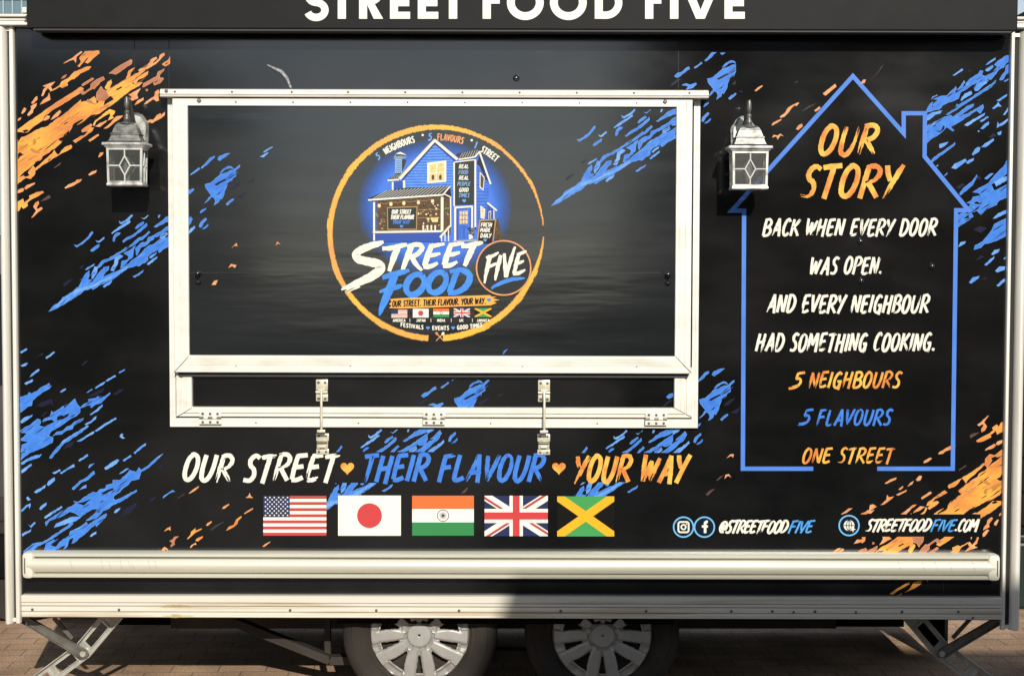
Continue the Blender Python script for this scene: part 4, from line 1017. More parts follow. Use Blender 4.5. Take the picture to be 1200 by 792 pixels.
slivers(rr, [s for s in shape_set(FR, (1070,55), 6.6)+shape_set(GR, (1070,165), 4.4) if len(s) > 9], 15, [BLUL, BLUM, BLK, BLK], clip=(1070, 60, 1182, 400))
for s in shape_set([[310,460,340,440,380,450,350,475],[220,240,250,220,270,225,240,250],[340,720,380,700,375,715],[320,620,350,590,370,600],[320,195,345,180,350,200]], (1070,165), 4.4): rr.poly(s, BLUD, .3)
for s in shape_set([[635,345,660,320,692,305,692,315,645,350],[755,590,770,570,825,545,828,555,765,593],[815,530,850,505,870,470,900,450,945,428,955,432,935,455,920,450,895,475,880,500,850,530,820,538],[760,680,770,660,800,665,820,650,845,670,820,665,800,695,790,670],[930,620,950,590,975,580,975,590,940,620]], (780,50), 6.094): rr.poly(s, ORGP, .12)
for s in shape_set([[195,335,240,300,245,310,205,343],[330,300,340,285,350,285,345,298],[165,395,185,380,187,388,170,400],[100,462,122,445,124,452,108,465]], (900,0), 3.047): rr.poly(s, ORGP, .1)
for s in shape_set([[365,288,385,268,412,228,408,240,390,266],[115,402,145,378,175,370,140,390],[92,298,105,290,106,295]], (900,0), 3.047): rr.poly(s, GRY, .15)
rr.build('blue_streaks', trailer, label='blue paint streaks in the upper right corner')

# ------- orange comet, upper left, and the same design turned round lower right
MAIN = [19.2,165,23.3,162.5,35.8,157,48.3,150,54.8,148.8,68,138.8,80,130.9,89.3,122.3,94.5,117.6,94.5,120.3,101,119,110.5,113.6,113,121.6,121,116.3,126,112,125.6,104.2,129.7,94.4,131.1,97.2,128.3,104.2,133.9,101.4,140.8,97.2,147.8,93,151.2,83.3,157.5,79.9,153.3,84.7,152,90.3,161.7,86.1,171.4,78.5,172.8,76.4,172,79.9,168.6,84,157.5,93,154,100,161.7,97.2,166.5,97.2,163,100.7,154.7,104.9,145,111.8,133.9,120.8,120,130.6,115.8,133.5,106.5,134.9,95,144,85,148,81,154.7,83,150,74.7,158.3,67.8,163.9,72,166.7,63.6,174.3,49.7,181.3,48.3,186.8,41.4,190.3,34.4,197.2,26,203.5,19.9,209]
A1 = [([450,185,540,130,605,80,610,90,560,130,555,175,540,150,500,160],'P'),([590,140,640,80,760,75,765,95,720,130,690,160,660,185,640,175,690,115,650,140,590,215,575,210,605,175],'O'),
 ([335,430,410,385,430,350,500,310,545,260,600,240,660,215,690,215,670,240,600,270,545,320,520,325,480,355,485,380,440,400,415,390,350,425],'O'),([255,470,270,420,300,395,270,385,370,350,330,390,345,410,335,430,310,400,285,430,265,472],'P'),
 ([425,325,440,300,480,280,465,310],'B'),([245,545,270,510,310,480,320,450,330,505,290,525],'P'),([165,535,200,485,215,480,215,505,180,540],'P'),([130,640,165,590,160,565,210,540,205,560,180,590,175,620,140,648],'P'),
 ([75,625,100,575,120,585,110,610,85,632],'P'),([30,700,40,680,75,660,70,680,35,706],'P'),
 ([30,790,60,760,140,700,250,630,300,590,420,510,600,395,625,410,590,450,470,525,360,590,280,650,262,690,180,745,130,792],'O'),([340,680,360,650,415,600,425,615,400,650],'P'),([265,690,300,645,330,650,320,675,290,690],'P'),
 ([735,500,745,440,780,390,800,420,830,430,850,480,800,515,760,520],'B'),([690,400,690,370,740,330,800,305,810,325,770,350,760,370,720,410],'B'),([815,400,840,350,870,335,860,360,840,395,825,412],'G'),([650,525,660,500,690,510,730,545,700,540],'B'),
 ([610,785,640,750,690,720,700,735,650,775,620,792],'O'),([710,730,730,690,860,595,870,615,760,680,735,700,720,735],'G'),([735,740,770,715,830,690,820,705,770,745],'P'),([570,440,600,420,640,440,690,400,700,410,640,450,620,460,600,445],'B'),([610,375,700,315,715,322,620,385],'B')]
A3 = [([580,25,600,5,640,0,680,0,670,25,600,75,530,125,510,110,560,80,610,60,640,25,590,35],'O'),([410,195,440,165,490,145,500,160,490,175,430,205,350,250,240,320,200,355,190,345,240,300,270,270,330,220,350,190,370,220,380,230,400,215],'O'),
 ([640,105,720,55,725,65,650,115],'P'),([145,400,130,380,170,320,190,345,185,390,150,430,110,420,80,440,36,475,36,430,80,410,110,415],'O'),([100,505,120,485,185,465,180,475,110,518],'P'),([38,550,45,530,80,510,95,515,85,535],'P'),
 ([40,625,85,600,95,630,120,640,125,655,90,680,70,660,50,700,40,700],'O'),([105,625,145,595,140,575,200,545,250,535,260,545,220,570,160,600,110,635],'O'),([230,620,270,590,310,565,320,590,280,610],'N'),
 ([160,755,200,700,175,665,190,635,215,620,220,640,200,670,200,690,240,670,250,680,210,710,170,750],'P'),([440,505,470,480,530,455,540,440,580,435,570,450,500,490,445,510],'P'),([640,395,670,370,705,360,700,375,650,400],'P'),([720,245,735,210,765,205,760,225,730,250],'P'),([345,335,410,290,405,305,355,340],'N'),
 ([240,230,300,195,320,190,310,205,250,240],'P')]
A2 = [([60,260,120,215,240,145,250,155,245,180,110,270,90,262],'B'),([305,235,340,215,380,190,400,170,410,145,455,125,460,135,430,160,420,185,480,140,485,110,520,90,525,105,490,140,450,180,400,210,375,225,370,215,310,240],'P'),
 ([505,185,560,145,570,120,600,130,660,110,680,90,685,100,650,130,600,160,530,200],'O'),([725,120,770,95,770,105,730,128],'N'),([735,235,800,205,850,185,850,200,820,230,760,262,755,255,800,235,820,210,745,242],'P'),([625,345,675,320,678,328,630,355],'P'),
 ([270,345,260,330,340,270,385,245,380,270,340,300,300,315,280,350],'O'),([340,375,350,345,400,320,460,285,470,250,520,225,515,240,485,270,480,300,510,300,515,310,490,340,440,360,430,345,450,320,410,340,350,375],'B'),
 ([225,440,300,400,320,390,300,420,290,440,300,470,250,490,235,480,250,460],'P'),([275,525,300,490,345,468,345,485,300,515],'P'),([355,520,370,500,440,455,445,420,470,400,480,420,470,440,475,490,455,495,430,475,375,515],'P'),
 ([370,680,395,655,430,655,460,615,490,600,495,620,525,590,525,610,490,640,450,660,420,680,400,670],'P'),([15,725,60,690,120,625,170,620,160,630,120,660,40,722],'P'),([0,610,60,565,105,580,100,600,80,620,95,635,50,655,70,620,60,590,0,620],'G'),([600,95,630,90,620,105,605,110],'N'),([360,400,375,390,388,398,378,415],'B')]
SL = [conv(p, (120,50), (7.2,)) for p in ([10,530,20,490,70,450,95,480,60,500],[115,395,160,370,165,380,125,402],[225,420,270,400,285,405,230,435])]+[conv(p, (15,50), (7.542,)) for p in ([525,740,540,715,620,675,615,690,540,745],[180,745,260,705,262,715,190,755],[105,780,115,768,140,775,125,790])]+[conv(p, (15,150), (7.2,)) for p in ([30,230,60,205,90,225,60,240,40,275],[80,25,110,15,130,25,100,40],[430,60,440,50,452,70,436,82],[30,100,60,70,70,80,40,125])]
OV = [conv(p, (15,150), (7.2,)) for p in ([40,195,60,160,130,130,130,150,80,185],[165,140,175,95,195,95,200,120,180,145],[140,185,160,170,230,205,225,215,180,210])]
MK = {'P': ORGP, 'O': ORG, 'B': ORGB, 'G': GOLD, 'N': BRN}
def orange(pr, f, clips):
    for clip in clips:
        pr.k = 0
        pr.poly([f(a, b) for a, b in conv(MAIN, (0,0), (1,))], ORG, .3, clip, rim=ORGP)
        mp_ = [f(a, b) for a, b in conv(MAIN, (0,0), (1,))]
        slivers(pr, [mp_], 24, [ORGB, GOLD, GOLD, ORGP, GOLD, ORGD, ORGD, BLK], lmax=24, clip=clip)
        for s in OV: pr.poly([f(*p) for p in s], OVL, .1, clip)
        for raw, o, sc in ((A1, (15,50), 7.542), (A3, (15,150), 7.2), (A2, (120,50), 7.2)):
            for p, c in raw: pr.poly([f(*q) for q in conv(p, o, (sc,))], MK[c], .2, clip, rim=None if c == 'N' else ORGP)
        slivers(pr, [[f(*q) for q in conv(p, o, (sc,))] for raw, o, sc in ((A1, (15,50), 7.542), (A3, (15,150), 7.2), (A2, (120,50), 7.2)) for p, c in raw if len(p) > 16], 9, [ORGP, ORGD, GOLD, BLK], lmax=9, clip=clip)
        for s in SL: pr.poly([f(*p) for p in s], BLK, .1, clip)
oo = Print(WD_); orange(oo, lambda x, y: (x, y), [(21, 55, 199, 300)])
oo2 = Print(WD_)
oo.build('orange_streaks', trailer, label='orange and gold paint streaks in the upper left corner')
rot = lambda x, y: (1195.5-x*1.0, 742-y)
orange(oo2, rot, [(960, 440, 1175, 602), (960, 629, 1175, 649), (1149, 602, 1175, 629)])
for s in shape_set([[360,770,400,740,470,700,480,710,420,745,375,775],[445,765,480,735,500,700,550,685,540,715,500,740],[385,790,430,765,430,772,395,792],[570,690,585,684,580,702]], (970,540), 4.952): oo2.poly(s, ORG, .2)
for s in shape_set([[330,130,360,108,400,95,395,108,340,132],[410,165,435,145,440,150,420,168],[460,150,480,125,500,115,490,135],[510,110,530,85,545,85,535,110],[305,255,340,225,345,195,355,210,385,205,370,220,330,250],[395,195,440,175,460,165,455,178,410,200],[205,305,240,285,245,255,265,250,285,265,250,285,235,300],[75,310,120,275,145,272,110,300],[25,530,60,505,82,505,45,530],[150,480,170,455,205,455,200,470]], (970,540), 4.952): oo2.poly(s, ORGP, .15)
oo2.build('orange_streaks', trailer, label='orange and gold paint streaks in the lower right corner')
bd = Print(WD_)
for s, c in (([440,200,480,165,525,138,525,150,490,180,445,203],ORGP),([345,240,400,205,410,200,395,215,350,243],BRN),([720,330,735,310,780,288,782,298,740,330],ORGP),([920,238,945,220,955,195,962,220,985,240,955,238],ORGP),([905,370,940,345,982,322,982,335,915,375],ORGP),
 ([755,515,780,480,820,465,840,420,885,390,885,405,860,430,850,460,820,485,770,510],ORG),([585,470,600,450,632,432,635,445,600,475],ORGP),([425,585,455,550,460,525,500,492,495,515,550,495,550,505,500,530,470,555,435,585],ORG),([495,600,510,580,560,560,560,572,520,605],ORGP),([450,655,465,635,500,615,505,635,485,632,460,660],ORGP),
 ([230,520,255,495,290,480,285,490,290,515,270,505,240,518],ORGP),([290,655,285,640,300,620,275,600,300,590,320,565,360,562,330,585,320,610,325,630],ORGB),([210,700,215,670,235,650,260,665,272,685,245,672,225,690],ORGP),([150,700,200,665,205,670,165,698],BRN),([1060,650,1080,630,1130,605,1125,615,1080,650],ORGP),([615,510,660,470,740,435,735,445,640,510],GRY)):
    bd.poly(conv(s, (160,550), (7.2,)), c, .1)
for s, c in (([995,480,1020,455,1040,455,1035,475,1022,465],ORGP),([985,600,990,575,1010,570,1025,590,1005,580],ORGP),([875,690,900,665,930,655,890,695],BRN),([935,610,960,585,985,575,950,605],BRN)): bd.poly(conv(s, (650,440), (4.95,)), c, .1)
bd.poly([(540,578),(546,572),(549,571),(545,577)], BRN)
bd.build('orange_flecks', trailer, label='small orange flecks below the hatch')
# ------------------------------------------------------------------ house outline and its lettering
WD2 = -.0026
p = Print(-.0016)
p.line([(953, 549), (870.5, 549), (872, 247), (857.5, 247), (999.5, 89.5), (1059, 156.5), (1059, 133), (1084, 133), (1083.5, 183.5), (1135, 246.5), (1120.5, 246.5), (1116.5, 549), (1028, 549)], 5.0, ink('ink_outline_blue', (92, 140, 226), (80, 130, 218), 8))
p.build('house_outline', trailer, label='blue house outline round the story text')
def words(lbl, items, d=WD2, parent=None):
    p = Print(d)
    for it in items: p.text(*it[:6], **(it[6] if len(it) > 6 else dict(wd=.158)))
    return p.build('lettering', parent or trailer, label=lbl)
words('orange heading OUR', [('OUR', 959, 1033, 181, 148, ORGL, dict(wd=.175))]); words('orange heading STORY', [('STORY', 938, 1059, 231, 195, ORGL, dict(wd=.168))])
for it in (('BACK WHEN EVERY DOOR', 894, 1100, 276, 257, WHT), ('WAS OPEN.', 949, 1037, 321, 302, WHT), ('AND EVERY NEIGHBOUR', 899, 1091, 366, 346, WHT), ('HAD SOMETHING COOKING.', 886, 1099, 411, 391, WHT)): words('white story line '+it[0].strip('.'), [it])
words('orange words 5 NEIGHBOURS', [('5 NEIGHBOURS', 928, 1058, 454, 436, ORGL)])
words('blue words 5 FLAVOURS', [('5 FLAVOURS', 938, 1047, 498, 480, BLU)])
words('orange words ONE STREET', [('ONE STREET', 940, 1049, 542, 525, ORGL)])
words('white words OUR STREET', [('OUR STREET', 214, 398, 563, 533, WHT, dict(wd=.172))])
words('blue words THEIR FLAVOUR', [('THEIR FLAVOUR', 424, 641, 563, 533, BLU, dict(wd=.172))])
words('orange words YOUR WAY', [('YOUR WAY', 672, 809, 564, 534, ORGL, dict(wd=.172))])
for cx, cy in ((407, 549), (655, 549)):
    p = Print(WD2); p.heart(cx, cy, 8.5, ORGL); p.build('heart', trailer)
# web address and social icons
ICB = ink('ink_icon_navy', (18, 30, 44)); ICR = ink('ink_icon_ring', (120, 190, 235))
def icon(cx, cy, r, kind):
    p = Print(-.0026)
    p.disc(cx, cy, r, ICB); p.ring(cx, cy, r-.6, 1.7, ICR)
    if kind == 'camera':
        a = []
        for sx, sy, a0 in ((1, -1, -90), (1, 1, 0), (-1, 1, 90), (-1, -1, 180)):
            for k in range(5):
                t = R(a0+22.5*k); a.append((cx+sx*3.6+2.4*math.cos(t), cy+sy*3.6+2.4*math.sin(t)))
        p.line(a, 2.0, WHT, closed=True); p.ring(cx, cy, 2.7, 1.7, WHT, 20); p.disc(cx+3.5, cy-3.6, .8, WHT, n=10)
    elif kind == 'letter':
        p.line([(cx+4, cy-6.2), (cx+2.2, cy-6.2), (cx+.8, cy-5), (cx+.8, cy+7)], 3.0, WHT); p.line([(cx-3, cy-.8), (cx+4, cy-.8)], 2.8, WHT)
    else:
        p.disc(cx, cy, 6.3, WHT)
        p.line([(cx, cy-6), (cx, cy+6)], 1.0, ICB); p.line([(cx-6, cy), (cx+6, cy)], 1.0, ICB)
        p.line([(cx+3.0*math.cos(R(t)), cy+6*math.sin(R(t))) for t in range(0, 360, 20)], .9, ICB, closed=True)
        p.poly([(cx+2, cy+1.5), (cx+8, cy+4.5), (cx+5.4, cy+5.2), (cx+4.6, cy+8)], WHT)
    p.build('round_icon', trailer)
icon(801, 617.3, 12.2, 'camera'); icon(825.5, 617.3, 12.2, 'letter'); icon(995, 615.5, 12.2, 'globe')
LBL = ink('ink_sky_blue', (98, 178, 240), (70, 150, 228), 30)
words('white and blue social handle', [('@STREETFOOD', 842, 926, 624, 610, WHT, dict(wd=.19, slant=.3, gap=.03)), ('FIVE', 924, 956, 624, 610, LBL, dict(wd=.15, slant=.3, gap=.08))])
words('white and blue web address', [('STREETFOOD', 1014, 1094, 622, 608.5, WHT, dict(wd=.19, slant=.3, gap=.03)), ('FIVE', 1091, 1123, 622, 608.5, LBL, dict(wd=.15, slant=.3, gap=.08)), ('.COM', 1119, 1149, 622, 608.5, WHT, dict(wd=.19, slant=.3, gap=.03))])
# ------------------------------------------------------------------ flags
FW = ink('flag_white', (246, 242, 230)); FR_ = ink('flag_red', (206, 72, 72)); FRD = ink('flag_stripe_red', (190, 78, 76)); FN = ink('flag_navy', (46, 54, 92)); FS = ink('flag_saffron', (246, 118, 62)); FG = ink('flag_green', (60, 138, 82)); FJ = ink('flag_gold', (250, 182, 46)); FGJ = ink('flag_leaf_green', (74, 160, 88))
def star(p, cx, cy, r, mt): p.poly([(cx+(r if k % 2 == 0 else r*.42)*math.sin(math.pi*k/5), cy-(r if k % 2 == 0 else r*.42)*math.cos(math.pi*k/5)) for k in range(10)], mt, same=True)
def us(p, x0, y0, x1, y1, st=True):
    h = (y1-y0)/13
    p.rect(x0, y0, x1, y1, FW); p.k += 1
    for k in range(0, 13, 2): p.poly([(x0, y0+h*k), (x1, y0+h*k), (x1, y0+h*(k+1)), (x0, y0+h*(k+1))], FRD, same=True)
    cw, chh = (x1-x0)*.42, h*7
    p.rect(x0, y0, x0+cw, y0+chh, FN); p.k += 1
    if st:
        for r in range(9):
            for c in range(6 if r % 2 == 0 else 5):
                star(p, x0+cw*((c+.5)/6 if r % 2 == 0 else (c+1)/6), y0+chh*(r+.75)/9.6, 1.35, FW)
def jp(p, x0, y0, x1, y1): p.rect(x0, y0, x1, y1, FW); p.disc((x0+x1)/2, (y0+y1)/2, (y1-y0)*.31, FR_)
def ind(p, x0, y0, x1, y1):
    h = (y1-y0)/3
    p.rect(x0, y0, x1, y0+h, FS); p.poly([(x0, y0+h), (x1, y0+h), (x1, y0+2*h), (x0, y0+2*h)], FW, same=True); p.poly([(x0, y0+2*h), (x1, y0+2*h), (x1, y1), (x0, y1)], FG, same=True)
    cx, cy, r = (x0+x1)/2, (y0+y1)/2, h*.43
    p.ring(cx, cy, r, max(.5, h*.055), FN, 32)
    for k in range(24 if h > 8 else 0):
        a = math.pi*k/12; p.line([(cx+1*math.cos(a), cy+1*math.sin(a)), (cx+r*.72*math.cos(a), cy+r*.72*math.sin(a))], .3, FN)
    p.disc(cx, cy, r*.2, FN, n=14)
def uk(p, x0, y0, x1, y1):
    cx, cy = (x0+x1)/2, (y0+y1)/2; w, h = x1-x0, y1-y0; rc = (x0, y0, x1, y1)
    p.rect(x0, y0, x1, y1, FN)
    def diag(a, b, o, wd, mt):
        l = math.hypot(b[0]-a[0], b[1]-a[1]); nx, ny = -(b[1]-a[1])/l, (b[0]-a[0])/l
        p.poly([(a[0]+nx*(o+wd/2), a[1]+ny*(o+wd/2)), (b[0]+nx*(o+wd/2), b[1]+ny*(o+wd/2)), (b[0]+nx*(o-wd/2), b[1]+ny*(o-wd/2)), (a[0]+nx*(o-wd/2), a[1]+ny*(o-wd/2))], mt, clip=rc)
    for a, b in (((x0, y0), (x1, y1)), ((x1, y0), (x0, y1))): diag(a, b, 0, h*.21, FW)
    for a in ((x0, y0), (x1, y1), (x1, y0), (x0, y1)): diag(a, (cx, cy), h*.045, h*.06, FRD)
    p.rect(cx-h*.165, y0, cx+h*.165, y1, FW); p.rect(x0, cy-h*.175, x1, cy+h*.175, FW)
    p.rect(cx-h*.085, y0, cx+h*.085, y1, FR_); p.rect(x0, cy-h*.09, x1, cy+h*.09, FR_)
def jm(p, x0, y0, x1, y1, blk=True):
    cx, cy = (x0+x1)/2, (y0+y1)/2
    p.rect(x0, y0, x1, y1, BLK); p.poly([(x0, y0), (x1, y0), (cx, cy)], FGJ); p.poly([(x0, y1), (x1, y1), (cx, cy)], FGJ, same=True)
    rc = (x0, y0, x1, y1); h = (y1-y0)*.105
    for sx in (1, -1):
        a, b = (x0, x1) if sx == 1 else (x1, x0)
        l = math.hypot(x1-x0, y1-y0); dx, dy = (b-a)/l*3, (y1-y0)/l*3
        nx, ny = -dy/3*h, dx/3*h
        p.poly([(a-dx+nx, y0-dy+ny), (b+dx+nx, y1+dy+ny), (b+dx-nx, y1+dy-ny), (a-dx-nx, y0-dy-ny)], FJ, clip=rc)
for fn, bx, lb in ((us, (308.5, 580.7, 382.5, 627.3), 'red and white striped flag with starred blue corner'), (jp, (396.2, 580.4, 469.8, 627.4), 'white flag with red disc'), (ind, (483, 580.6, 555.3, 627.3), 'saffron white and green flag with a wheel'),
                   (uk, (567.8, 580.6, 642, 627.9), 'blue flag with red and white crosses'), (jm, (653, 581.3, 719.8, 628.2), 'green and black flag with gold cross')):
    p = Print(-.0032); fn(p, *bx); p.build('flag_print', trailer, label=lb)
# ------------------------------------------------------------------ sign lettering
SGN = ink('sign_cream_white', (246, 243, 224), rough=.5)
p = Print(FD-.001)
def arc(cx, cy, rx, ry, a0, a1, n=20): return [(cx+rx*math.cos(R(a0+(a1-a0)*i/n)), cy+ry*math.sin(R(a0+(a1-a0)*i/n))) for i in range(n+1)]
T_, B_ = -15.5, 22.4
def st(x0, x1, y0=T_, y1=B_): p.poly([(x0, y0), (x1, y0), (x1, y1), (x0, y1)], SGN, same=True)
# S
pts = arc(370.5, -5.8, 9.3, 9.0, -25, -270, 18)+arc(370.5, 12.2, 10.3, 8.7, -90, 160, 22)[1:]
p.line(pts, 8.6, SGN)
def E(x, w_): st(x, x+9.4); [st(x+9.4, x+w_-(1 if k == 1 else 0), y, y+8.2) for k, y in enumerate((T_, -.5, B_-8.2))]
def Fl(x, w_): st(x, x+9.6); st(x+9.6, x+w_, T_, T_+8.2); st(x+9.6, x+w_-2, -3.4, 4.7)
st(395.8, 405.4, T_+8.2); st(387, 414, T_, T_+8.2)
def Rl(x):
    st(x, x+9.4); p.line([(x+9.4, T_+4.2)]+arc(x+14.5, -5, 7.8, 6.4, -90, 90, 14)+[(x+9.4, 1.4)], 8.2, SGN)
    p.poly([(x+9, 5), (x+17.4, 3.6), (x+28.2, B_), (x+17.2, B_)], SGN)
Rl(420.8); E(457, 23.6); E(489.6, 24); st(526, 535.8, T_+8.2); st(517, 545, T_, T_+8.2)
Fl(565.6, 22)
p.line(arc(615.6, 3.3, 17, 16, 0, 351, 40), 9.2, SGN, closed=True); p.line(arc(666, 3.3, 17, 16, 0, 351, 40), 9.2, SGN, closed=True)
st(697, 706.4); p.line([(706.4, T_+4.2)]+arc(710, 3.4, 15, 14.8, -90, 90, 24)+[(706.4, B_-4.2)], 8.6, SGN)
Fl(756, 21); st(785.2, 795); E(849, 23.8)
p.poly([(799.5, T_), (810, T_), (821, 12), (832, T_), (842.3, T_), (826, B_), (815.6, B_)], SGN)
p.build('lettering', sign, label='bold white words STREET FOOD FIVE')
# ------------------------------------------------------------------ round logo on the hatch
LGD = HD-.0022
p = Print(LGD)
CX, CY, RR = 510.6, 273.2, 123.6
LOGO_B = []
# printed blue disc behind the house, fading outward in the artwork itself
def fade_mat():
    m = bpy.data.materials.new('ink_blue_disc'); m.use_nodes = True; n = m.node_tree.nodes; L = m.node_tree.links; q = n['Principled BSDF']; q.inputs['Roughness'].default_value = .38; q.inputs['Specular IOR Level'].default_value = .35
    tc = n.new('ShaderNodeTexCoord'); mp = n.new('ShaderNodeMapping'); c = W(509.5, 243, LGD); k = 300*DIST/(DIST+HD)
    s = Vector((1/(92/297.), 1, 1/(80/297.)))
    mp.inputs['Scale'].default_value = s; mp.inputs['Location'].default_value = (-c.x*s.x, 0, -c.z*s.z)
    L.new(tc.outputs['Object'], mp.inputs[0])
    mp2 = n.new('ShaderNodeVectorMath'); mp2.operation = 'MULTIPLY'; mp2.inputs[1].default_value = (1, 0, 1); L.new(mp.outputs[0], mp2.inputs[0])
    ln = n.new('ShaderNodeVectorMath'); ln.operation = 'LENGTH'; L.new(mp2.outputs[0], ln.inputs[0])
    t = n.new('ShaderNodeTexNoise'); t.inputs['Scale'].default_value = 60; L.new(tc.outputs['Object'], t.inputs['Vector'])
    ad = n.new('ShaderNodeMath'); ad.operation = 'MULTIPLY_ADD'; L.new(t.outputs[0], ad.inputs[0]); ad.inputs[1].default_value = .05; L.new(ln.outputs['Value'], ad.inputs[2])
    cr = n.new('ShaderNodeValToRGB'); e = cr.color_ramp.elements
    e[0].position = .74; e[0].color = (1, 1, 1, 1); e[1].position = 1.0; e[1].color = (0, 0, 0, 1)
    L.new(ad.outputs[0], cr.inputs[0]); L.new(cr.outputs[0], q.inputs['Alpha']); q.inputs['Base Color'].default_value = (*lin((62, 116, 216)), 1)
    return m
p.disc(509.5, 243, 94, fade_mat(), ry=80, n=64)
# brush ring
RIN = ink('ink_ring_orange', (250, 186, 72), (238, 160, 88), 5)
def ringarc(a0, a1, wf, n=120):
    pts = []
    for i in range(n+1):
        t = i/n; a = R(a0+(a1-a0)*t); w_ = wf(t); r = RR+3.2-w_/2
        pts.append((CX+r*math.cos(a), CY+r*math.sin(a), w_))
    p.ribbon(pts, 1, RIN, smooth=False, jag=.85)
# angles measured clockwise on the picture from +x
ringarc(-4, -150, lambda t: (1.2+2.6*min(1, t/.25)) if t < .25 else 3.4+3.0*min(1, (t-.25)/.45))
ringarc(-150, -211, lambda t: 6.4-.9*t)
ringarc(-213, -266, lambda t: 5.8+.8*t)
ringarc(2, 86, lambda t: 1+5.6*min(1, t/.35)+.6*t)
for a0, a1 in ((-146, -139), (-172, -178), (-196, -206), (20, 24), (36, 41), (60, 65), (118, 124), (-60, -52), (-30, -22)):
    a = (a0+a1)/2; q = [(CX+(RR+3.6)*math.cos(R(v)), CY+(RR+3.6)*math.sin(R(v)), 1.2) for v in (a0, a, a1)]
    p.ribbon(q, 1, RIN, jag=.3, taper=(.3, .2))
# ring text, set upright round the arc
def arctext(s, r, a_c, mt, H, wd=.2, inner=False, sx=.78):
    total = 0
    for ch in s: total += (.34 if ch == ' ' else GLYPH[ch][0]+.16)
    k = H*sx
    ang = a_c-(total*k/r/2 if not inner else -total*k/r/2)
    for ch in s:
        adv = .34 if ch == ' ' else GLYPH[ch][0]+.16
        if ch != ' ':
            for s_ in GLYPH[ch][1]:
                P = []
                for gx, gy in s_:
                    gx2 = gx-.14*gy+.05
                    if not inner:
                        a = ang+gx2*k/r; rr_ = r+gy*H
                    else:
                        a = ang-gx2*k/r; rr_ = r-gy*H
                    P.append((CX+rr_*math.sin(a), CY-rr_*math.cos(a)))
                p.ribbon(P, wd*H, mt, sub=3)
        ang += (adv*k/r) if not inner else -(adv*k/r)
def adeg(px, py): return math.atan2(px-CX, CY-py)
arctext('5', 109, adeg(442, 181), BLUL, 7.2)
arctext('NEIGHBOURS', 109, adeg(467, 167), WHT, 7.2)
arctext('5', 109, adeg(504.5, 158.5), BLUL, 7.6); arctext('FLAVOURS', 109, adeg(529, 160), ORGP, 7.2)
arctext('1', 109, adeg(560, 167), BLUL, 8); arctext('STREET', 109, adeg(577, 177), WHT, 7.2)
p.disc(495.3, 158.5, 1.4, WHT, n=12); p.disc(552.8, 164.6, 1.4, WHT, n=12)
arctext('FESTIVALS', 109.5, adeg(483, 384), WHT, -5.4, inner=False) if False else None
def lowtext(s, x0, x1, mt, H=4.5, yoff=0):
    def tm(a, b):
        dx = a-518; return a, b-(dx*dx)/560+yoff
    p.text(s, x0, x1, 386.6, 386.6-H, mt, wd=.24, slant=-.12, brush=False, gap=.16, tmap=tm)
lowtext('FESTIVALS', 470, 496, WHT); lowtext('EVENTS', 507, 526, WHT); lowtext('GOOD TIMES', 536, 565, WHT)
p.heart(501.5, 384.5, 2.4, BLUL); p.heart(531, 384.5, 2.4, BLUL)
# crossed spatula and fork
p.line([(511, 399.5), (519.5, 390.5)], 1.0, ORGP); p.line([(520, 399.5), (511.5, 390.5)], 1.0, ORGP)
p.poly([(509.5, 390.5), (511.5, 388.6), (514, 391), (512, 393)], ORGP); p.poly([(521.3, 390.5), (519.4, 388.6), (517, 391), (518.8, 393)], WHT)
# ---- the little house
def q1(*v): return conv(v, (425, 155), (11.31,))
def q2(*v): return conv(v, (505, 155), (11.31,))
def q3(*v): return conv(v, (425, 215), (10.56,))
def q4(*v): return conv(v, (505, 215), (10.56,))
HB = ink('house_blue', (74, 126, 224), (60, 108, 206), 40); HBL = ink('house_siding_light', (104, 160, 240)); HBD = ink('house_blue_dark', (50, 82, 170)); CRM = ink('house_cream', (238, 230, 208)); RFD = ink('house_roof_dark', (52, 52, 54)); RFL = ink('house_roof_line', (176, 176, 168)); INT = ink('house_interior', (58, 46, 34), (110, 82, 48), 160); WARM = ink('house_warm_light', (252, 222, 160), (226, 176, 104), 140); SIGNK = ink('house_chalkboard', (44, 50, 52)); TAN = ink('house_timber', (172, 138, 96)); PLT = ink('house_plants', (96, 110, 66), (130, 128, 84), 200); SHD = ink('house_shade', (32, 34, 44))
gable = q1(575, 775, 575, 600, 955, 160)+q2(320, 380, 300, 760)
p.poly(gable, HB)
for y in [172+3.3*i for i in range(16)]:
    xa = 475.8 if y > 208 else 475.8+(208-y)*(509.4-475.8)/39; xb = 531.5 if y > 190 else 531.5-(190-y)*1.05
    if xb-xa > 2: p.poly([(xa, y), (xb, y-.5), (xb, y+.6), (xa, y+1.1)], HBL)
p.poly(q1(510, 545, 660, 380, 720, 370, 560, 590), RFD)
p.poly(q1(430, 360, 520, 350, 520, 540, 430, 545), ink('chimney_light', (150, 186, 222))); p.poly(q1(520, 350, 580, 370, 560, 440, 520, 520), RFD)
for k in range(7):
    p.poly(q1(435, 375+k*24, 515, 372+k*24, 515, 378+k*24, 435, 381+k*24), HBD)
    for j in range(3): p.poly(q1(450+j*24+(k % 2)*10, 380+k*24, 455+j*24+(k % 2)*10, 380+k*24, 455+j*24+(k % 2)*10, 396+k*24, 450+j*24+(k % 2)*10, 396+k*24), HBD)
p.poly(q1(410, 335, 440, 290, 500, 262, 580, 300, 575, 345, 520, 360, 415, 358), ink('chimney_cap', (128, 150, 172))); p.poly(q1(440, 285, 500, 262, 575, 300, 500, 290), WHT); p.poly(q1(440, 300, 500, 292, 570, 312, 570, 326, 500, 312, 440, 320), RFD)
p.poly(q1(330, 632, 440, 548, 515, 545, 490, 622), RFD)
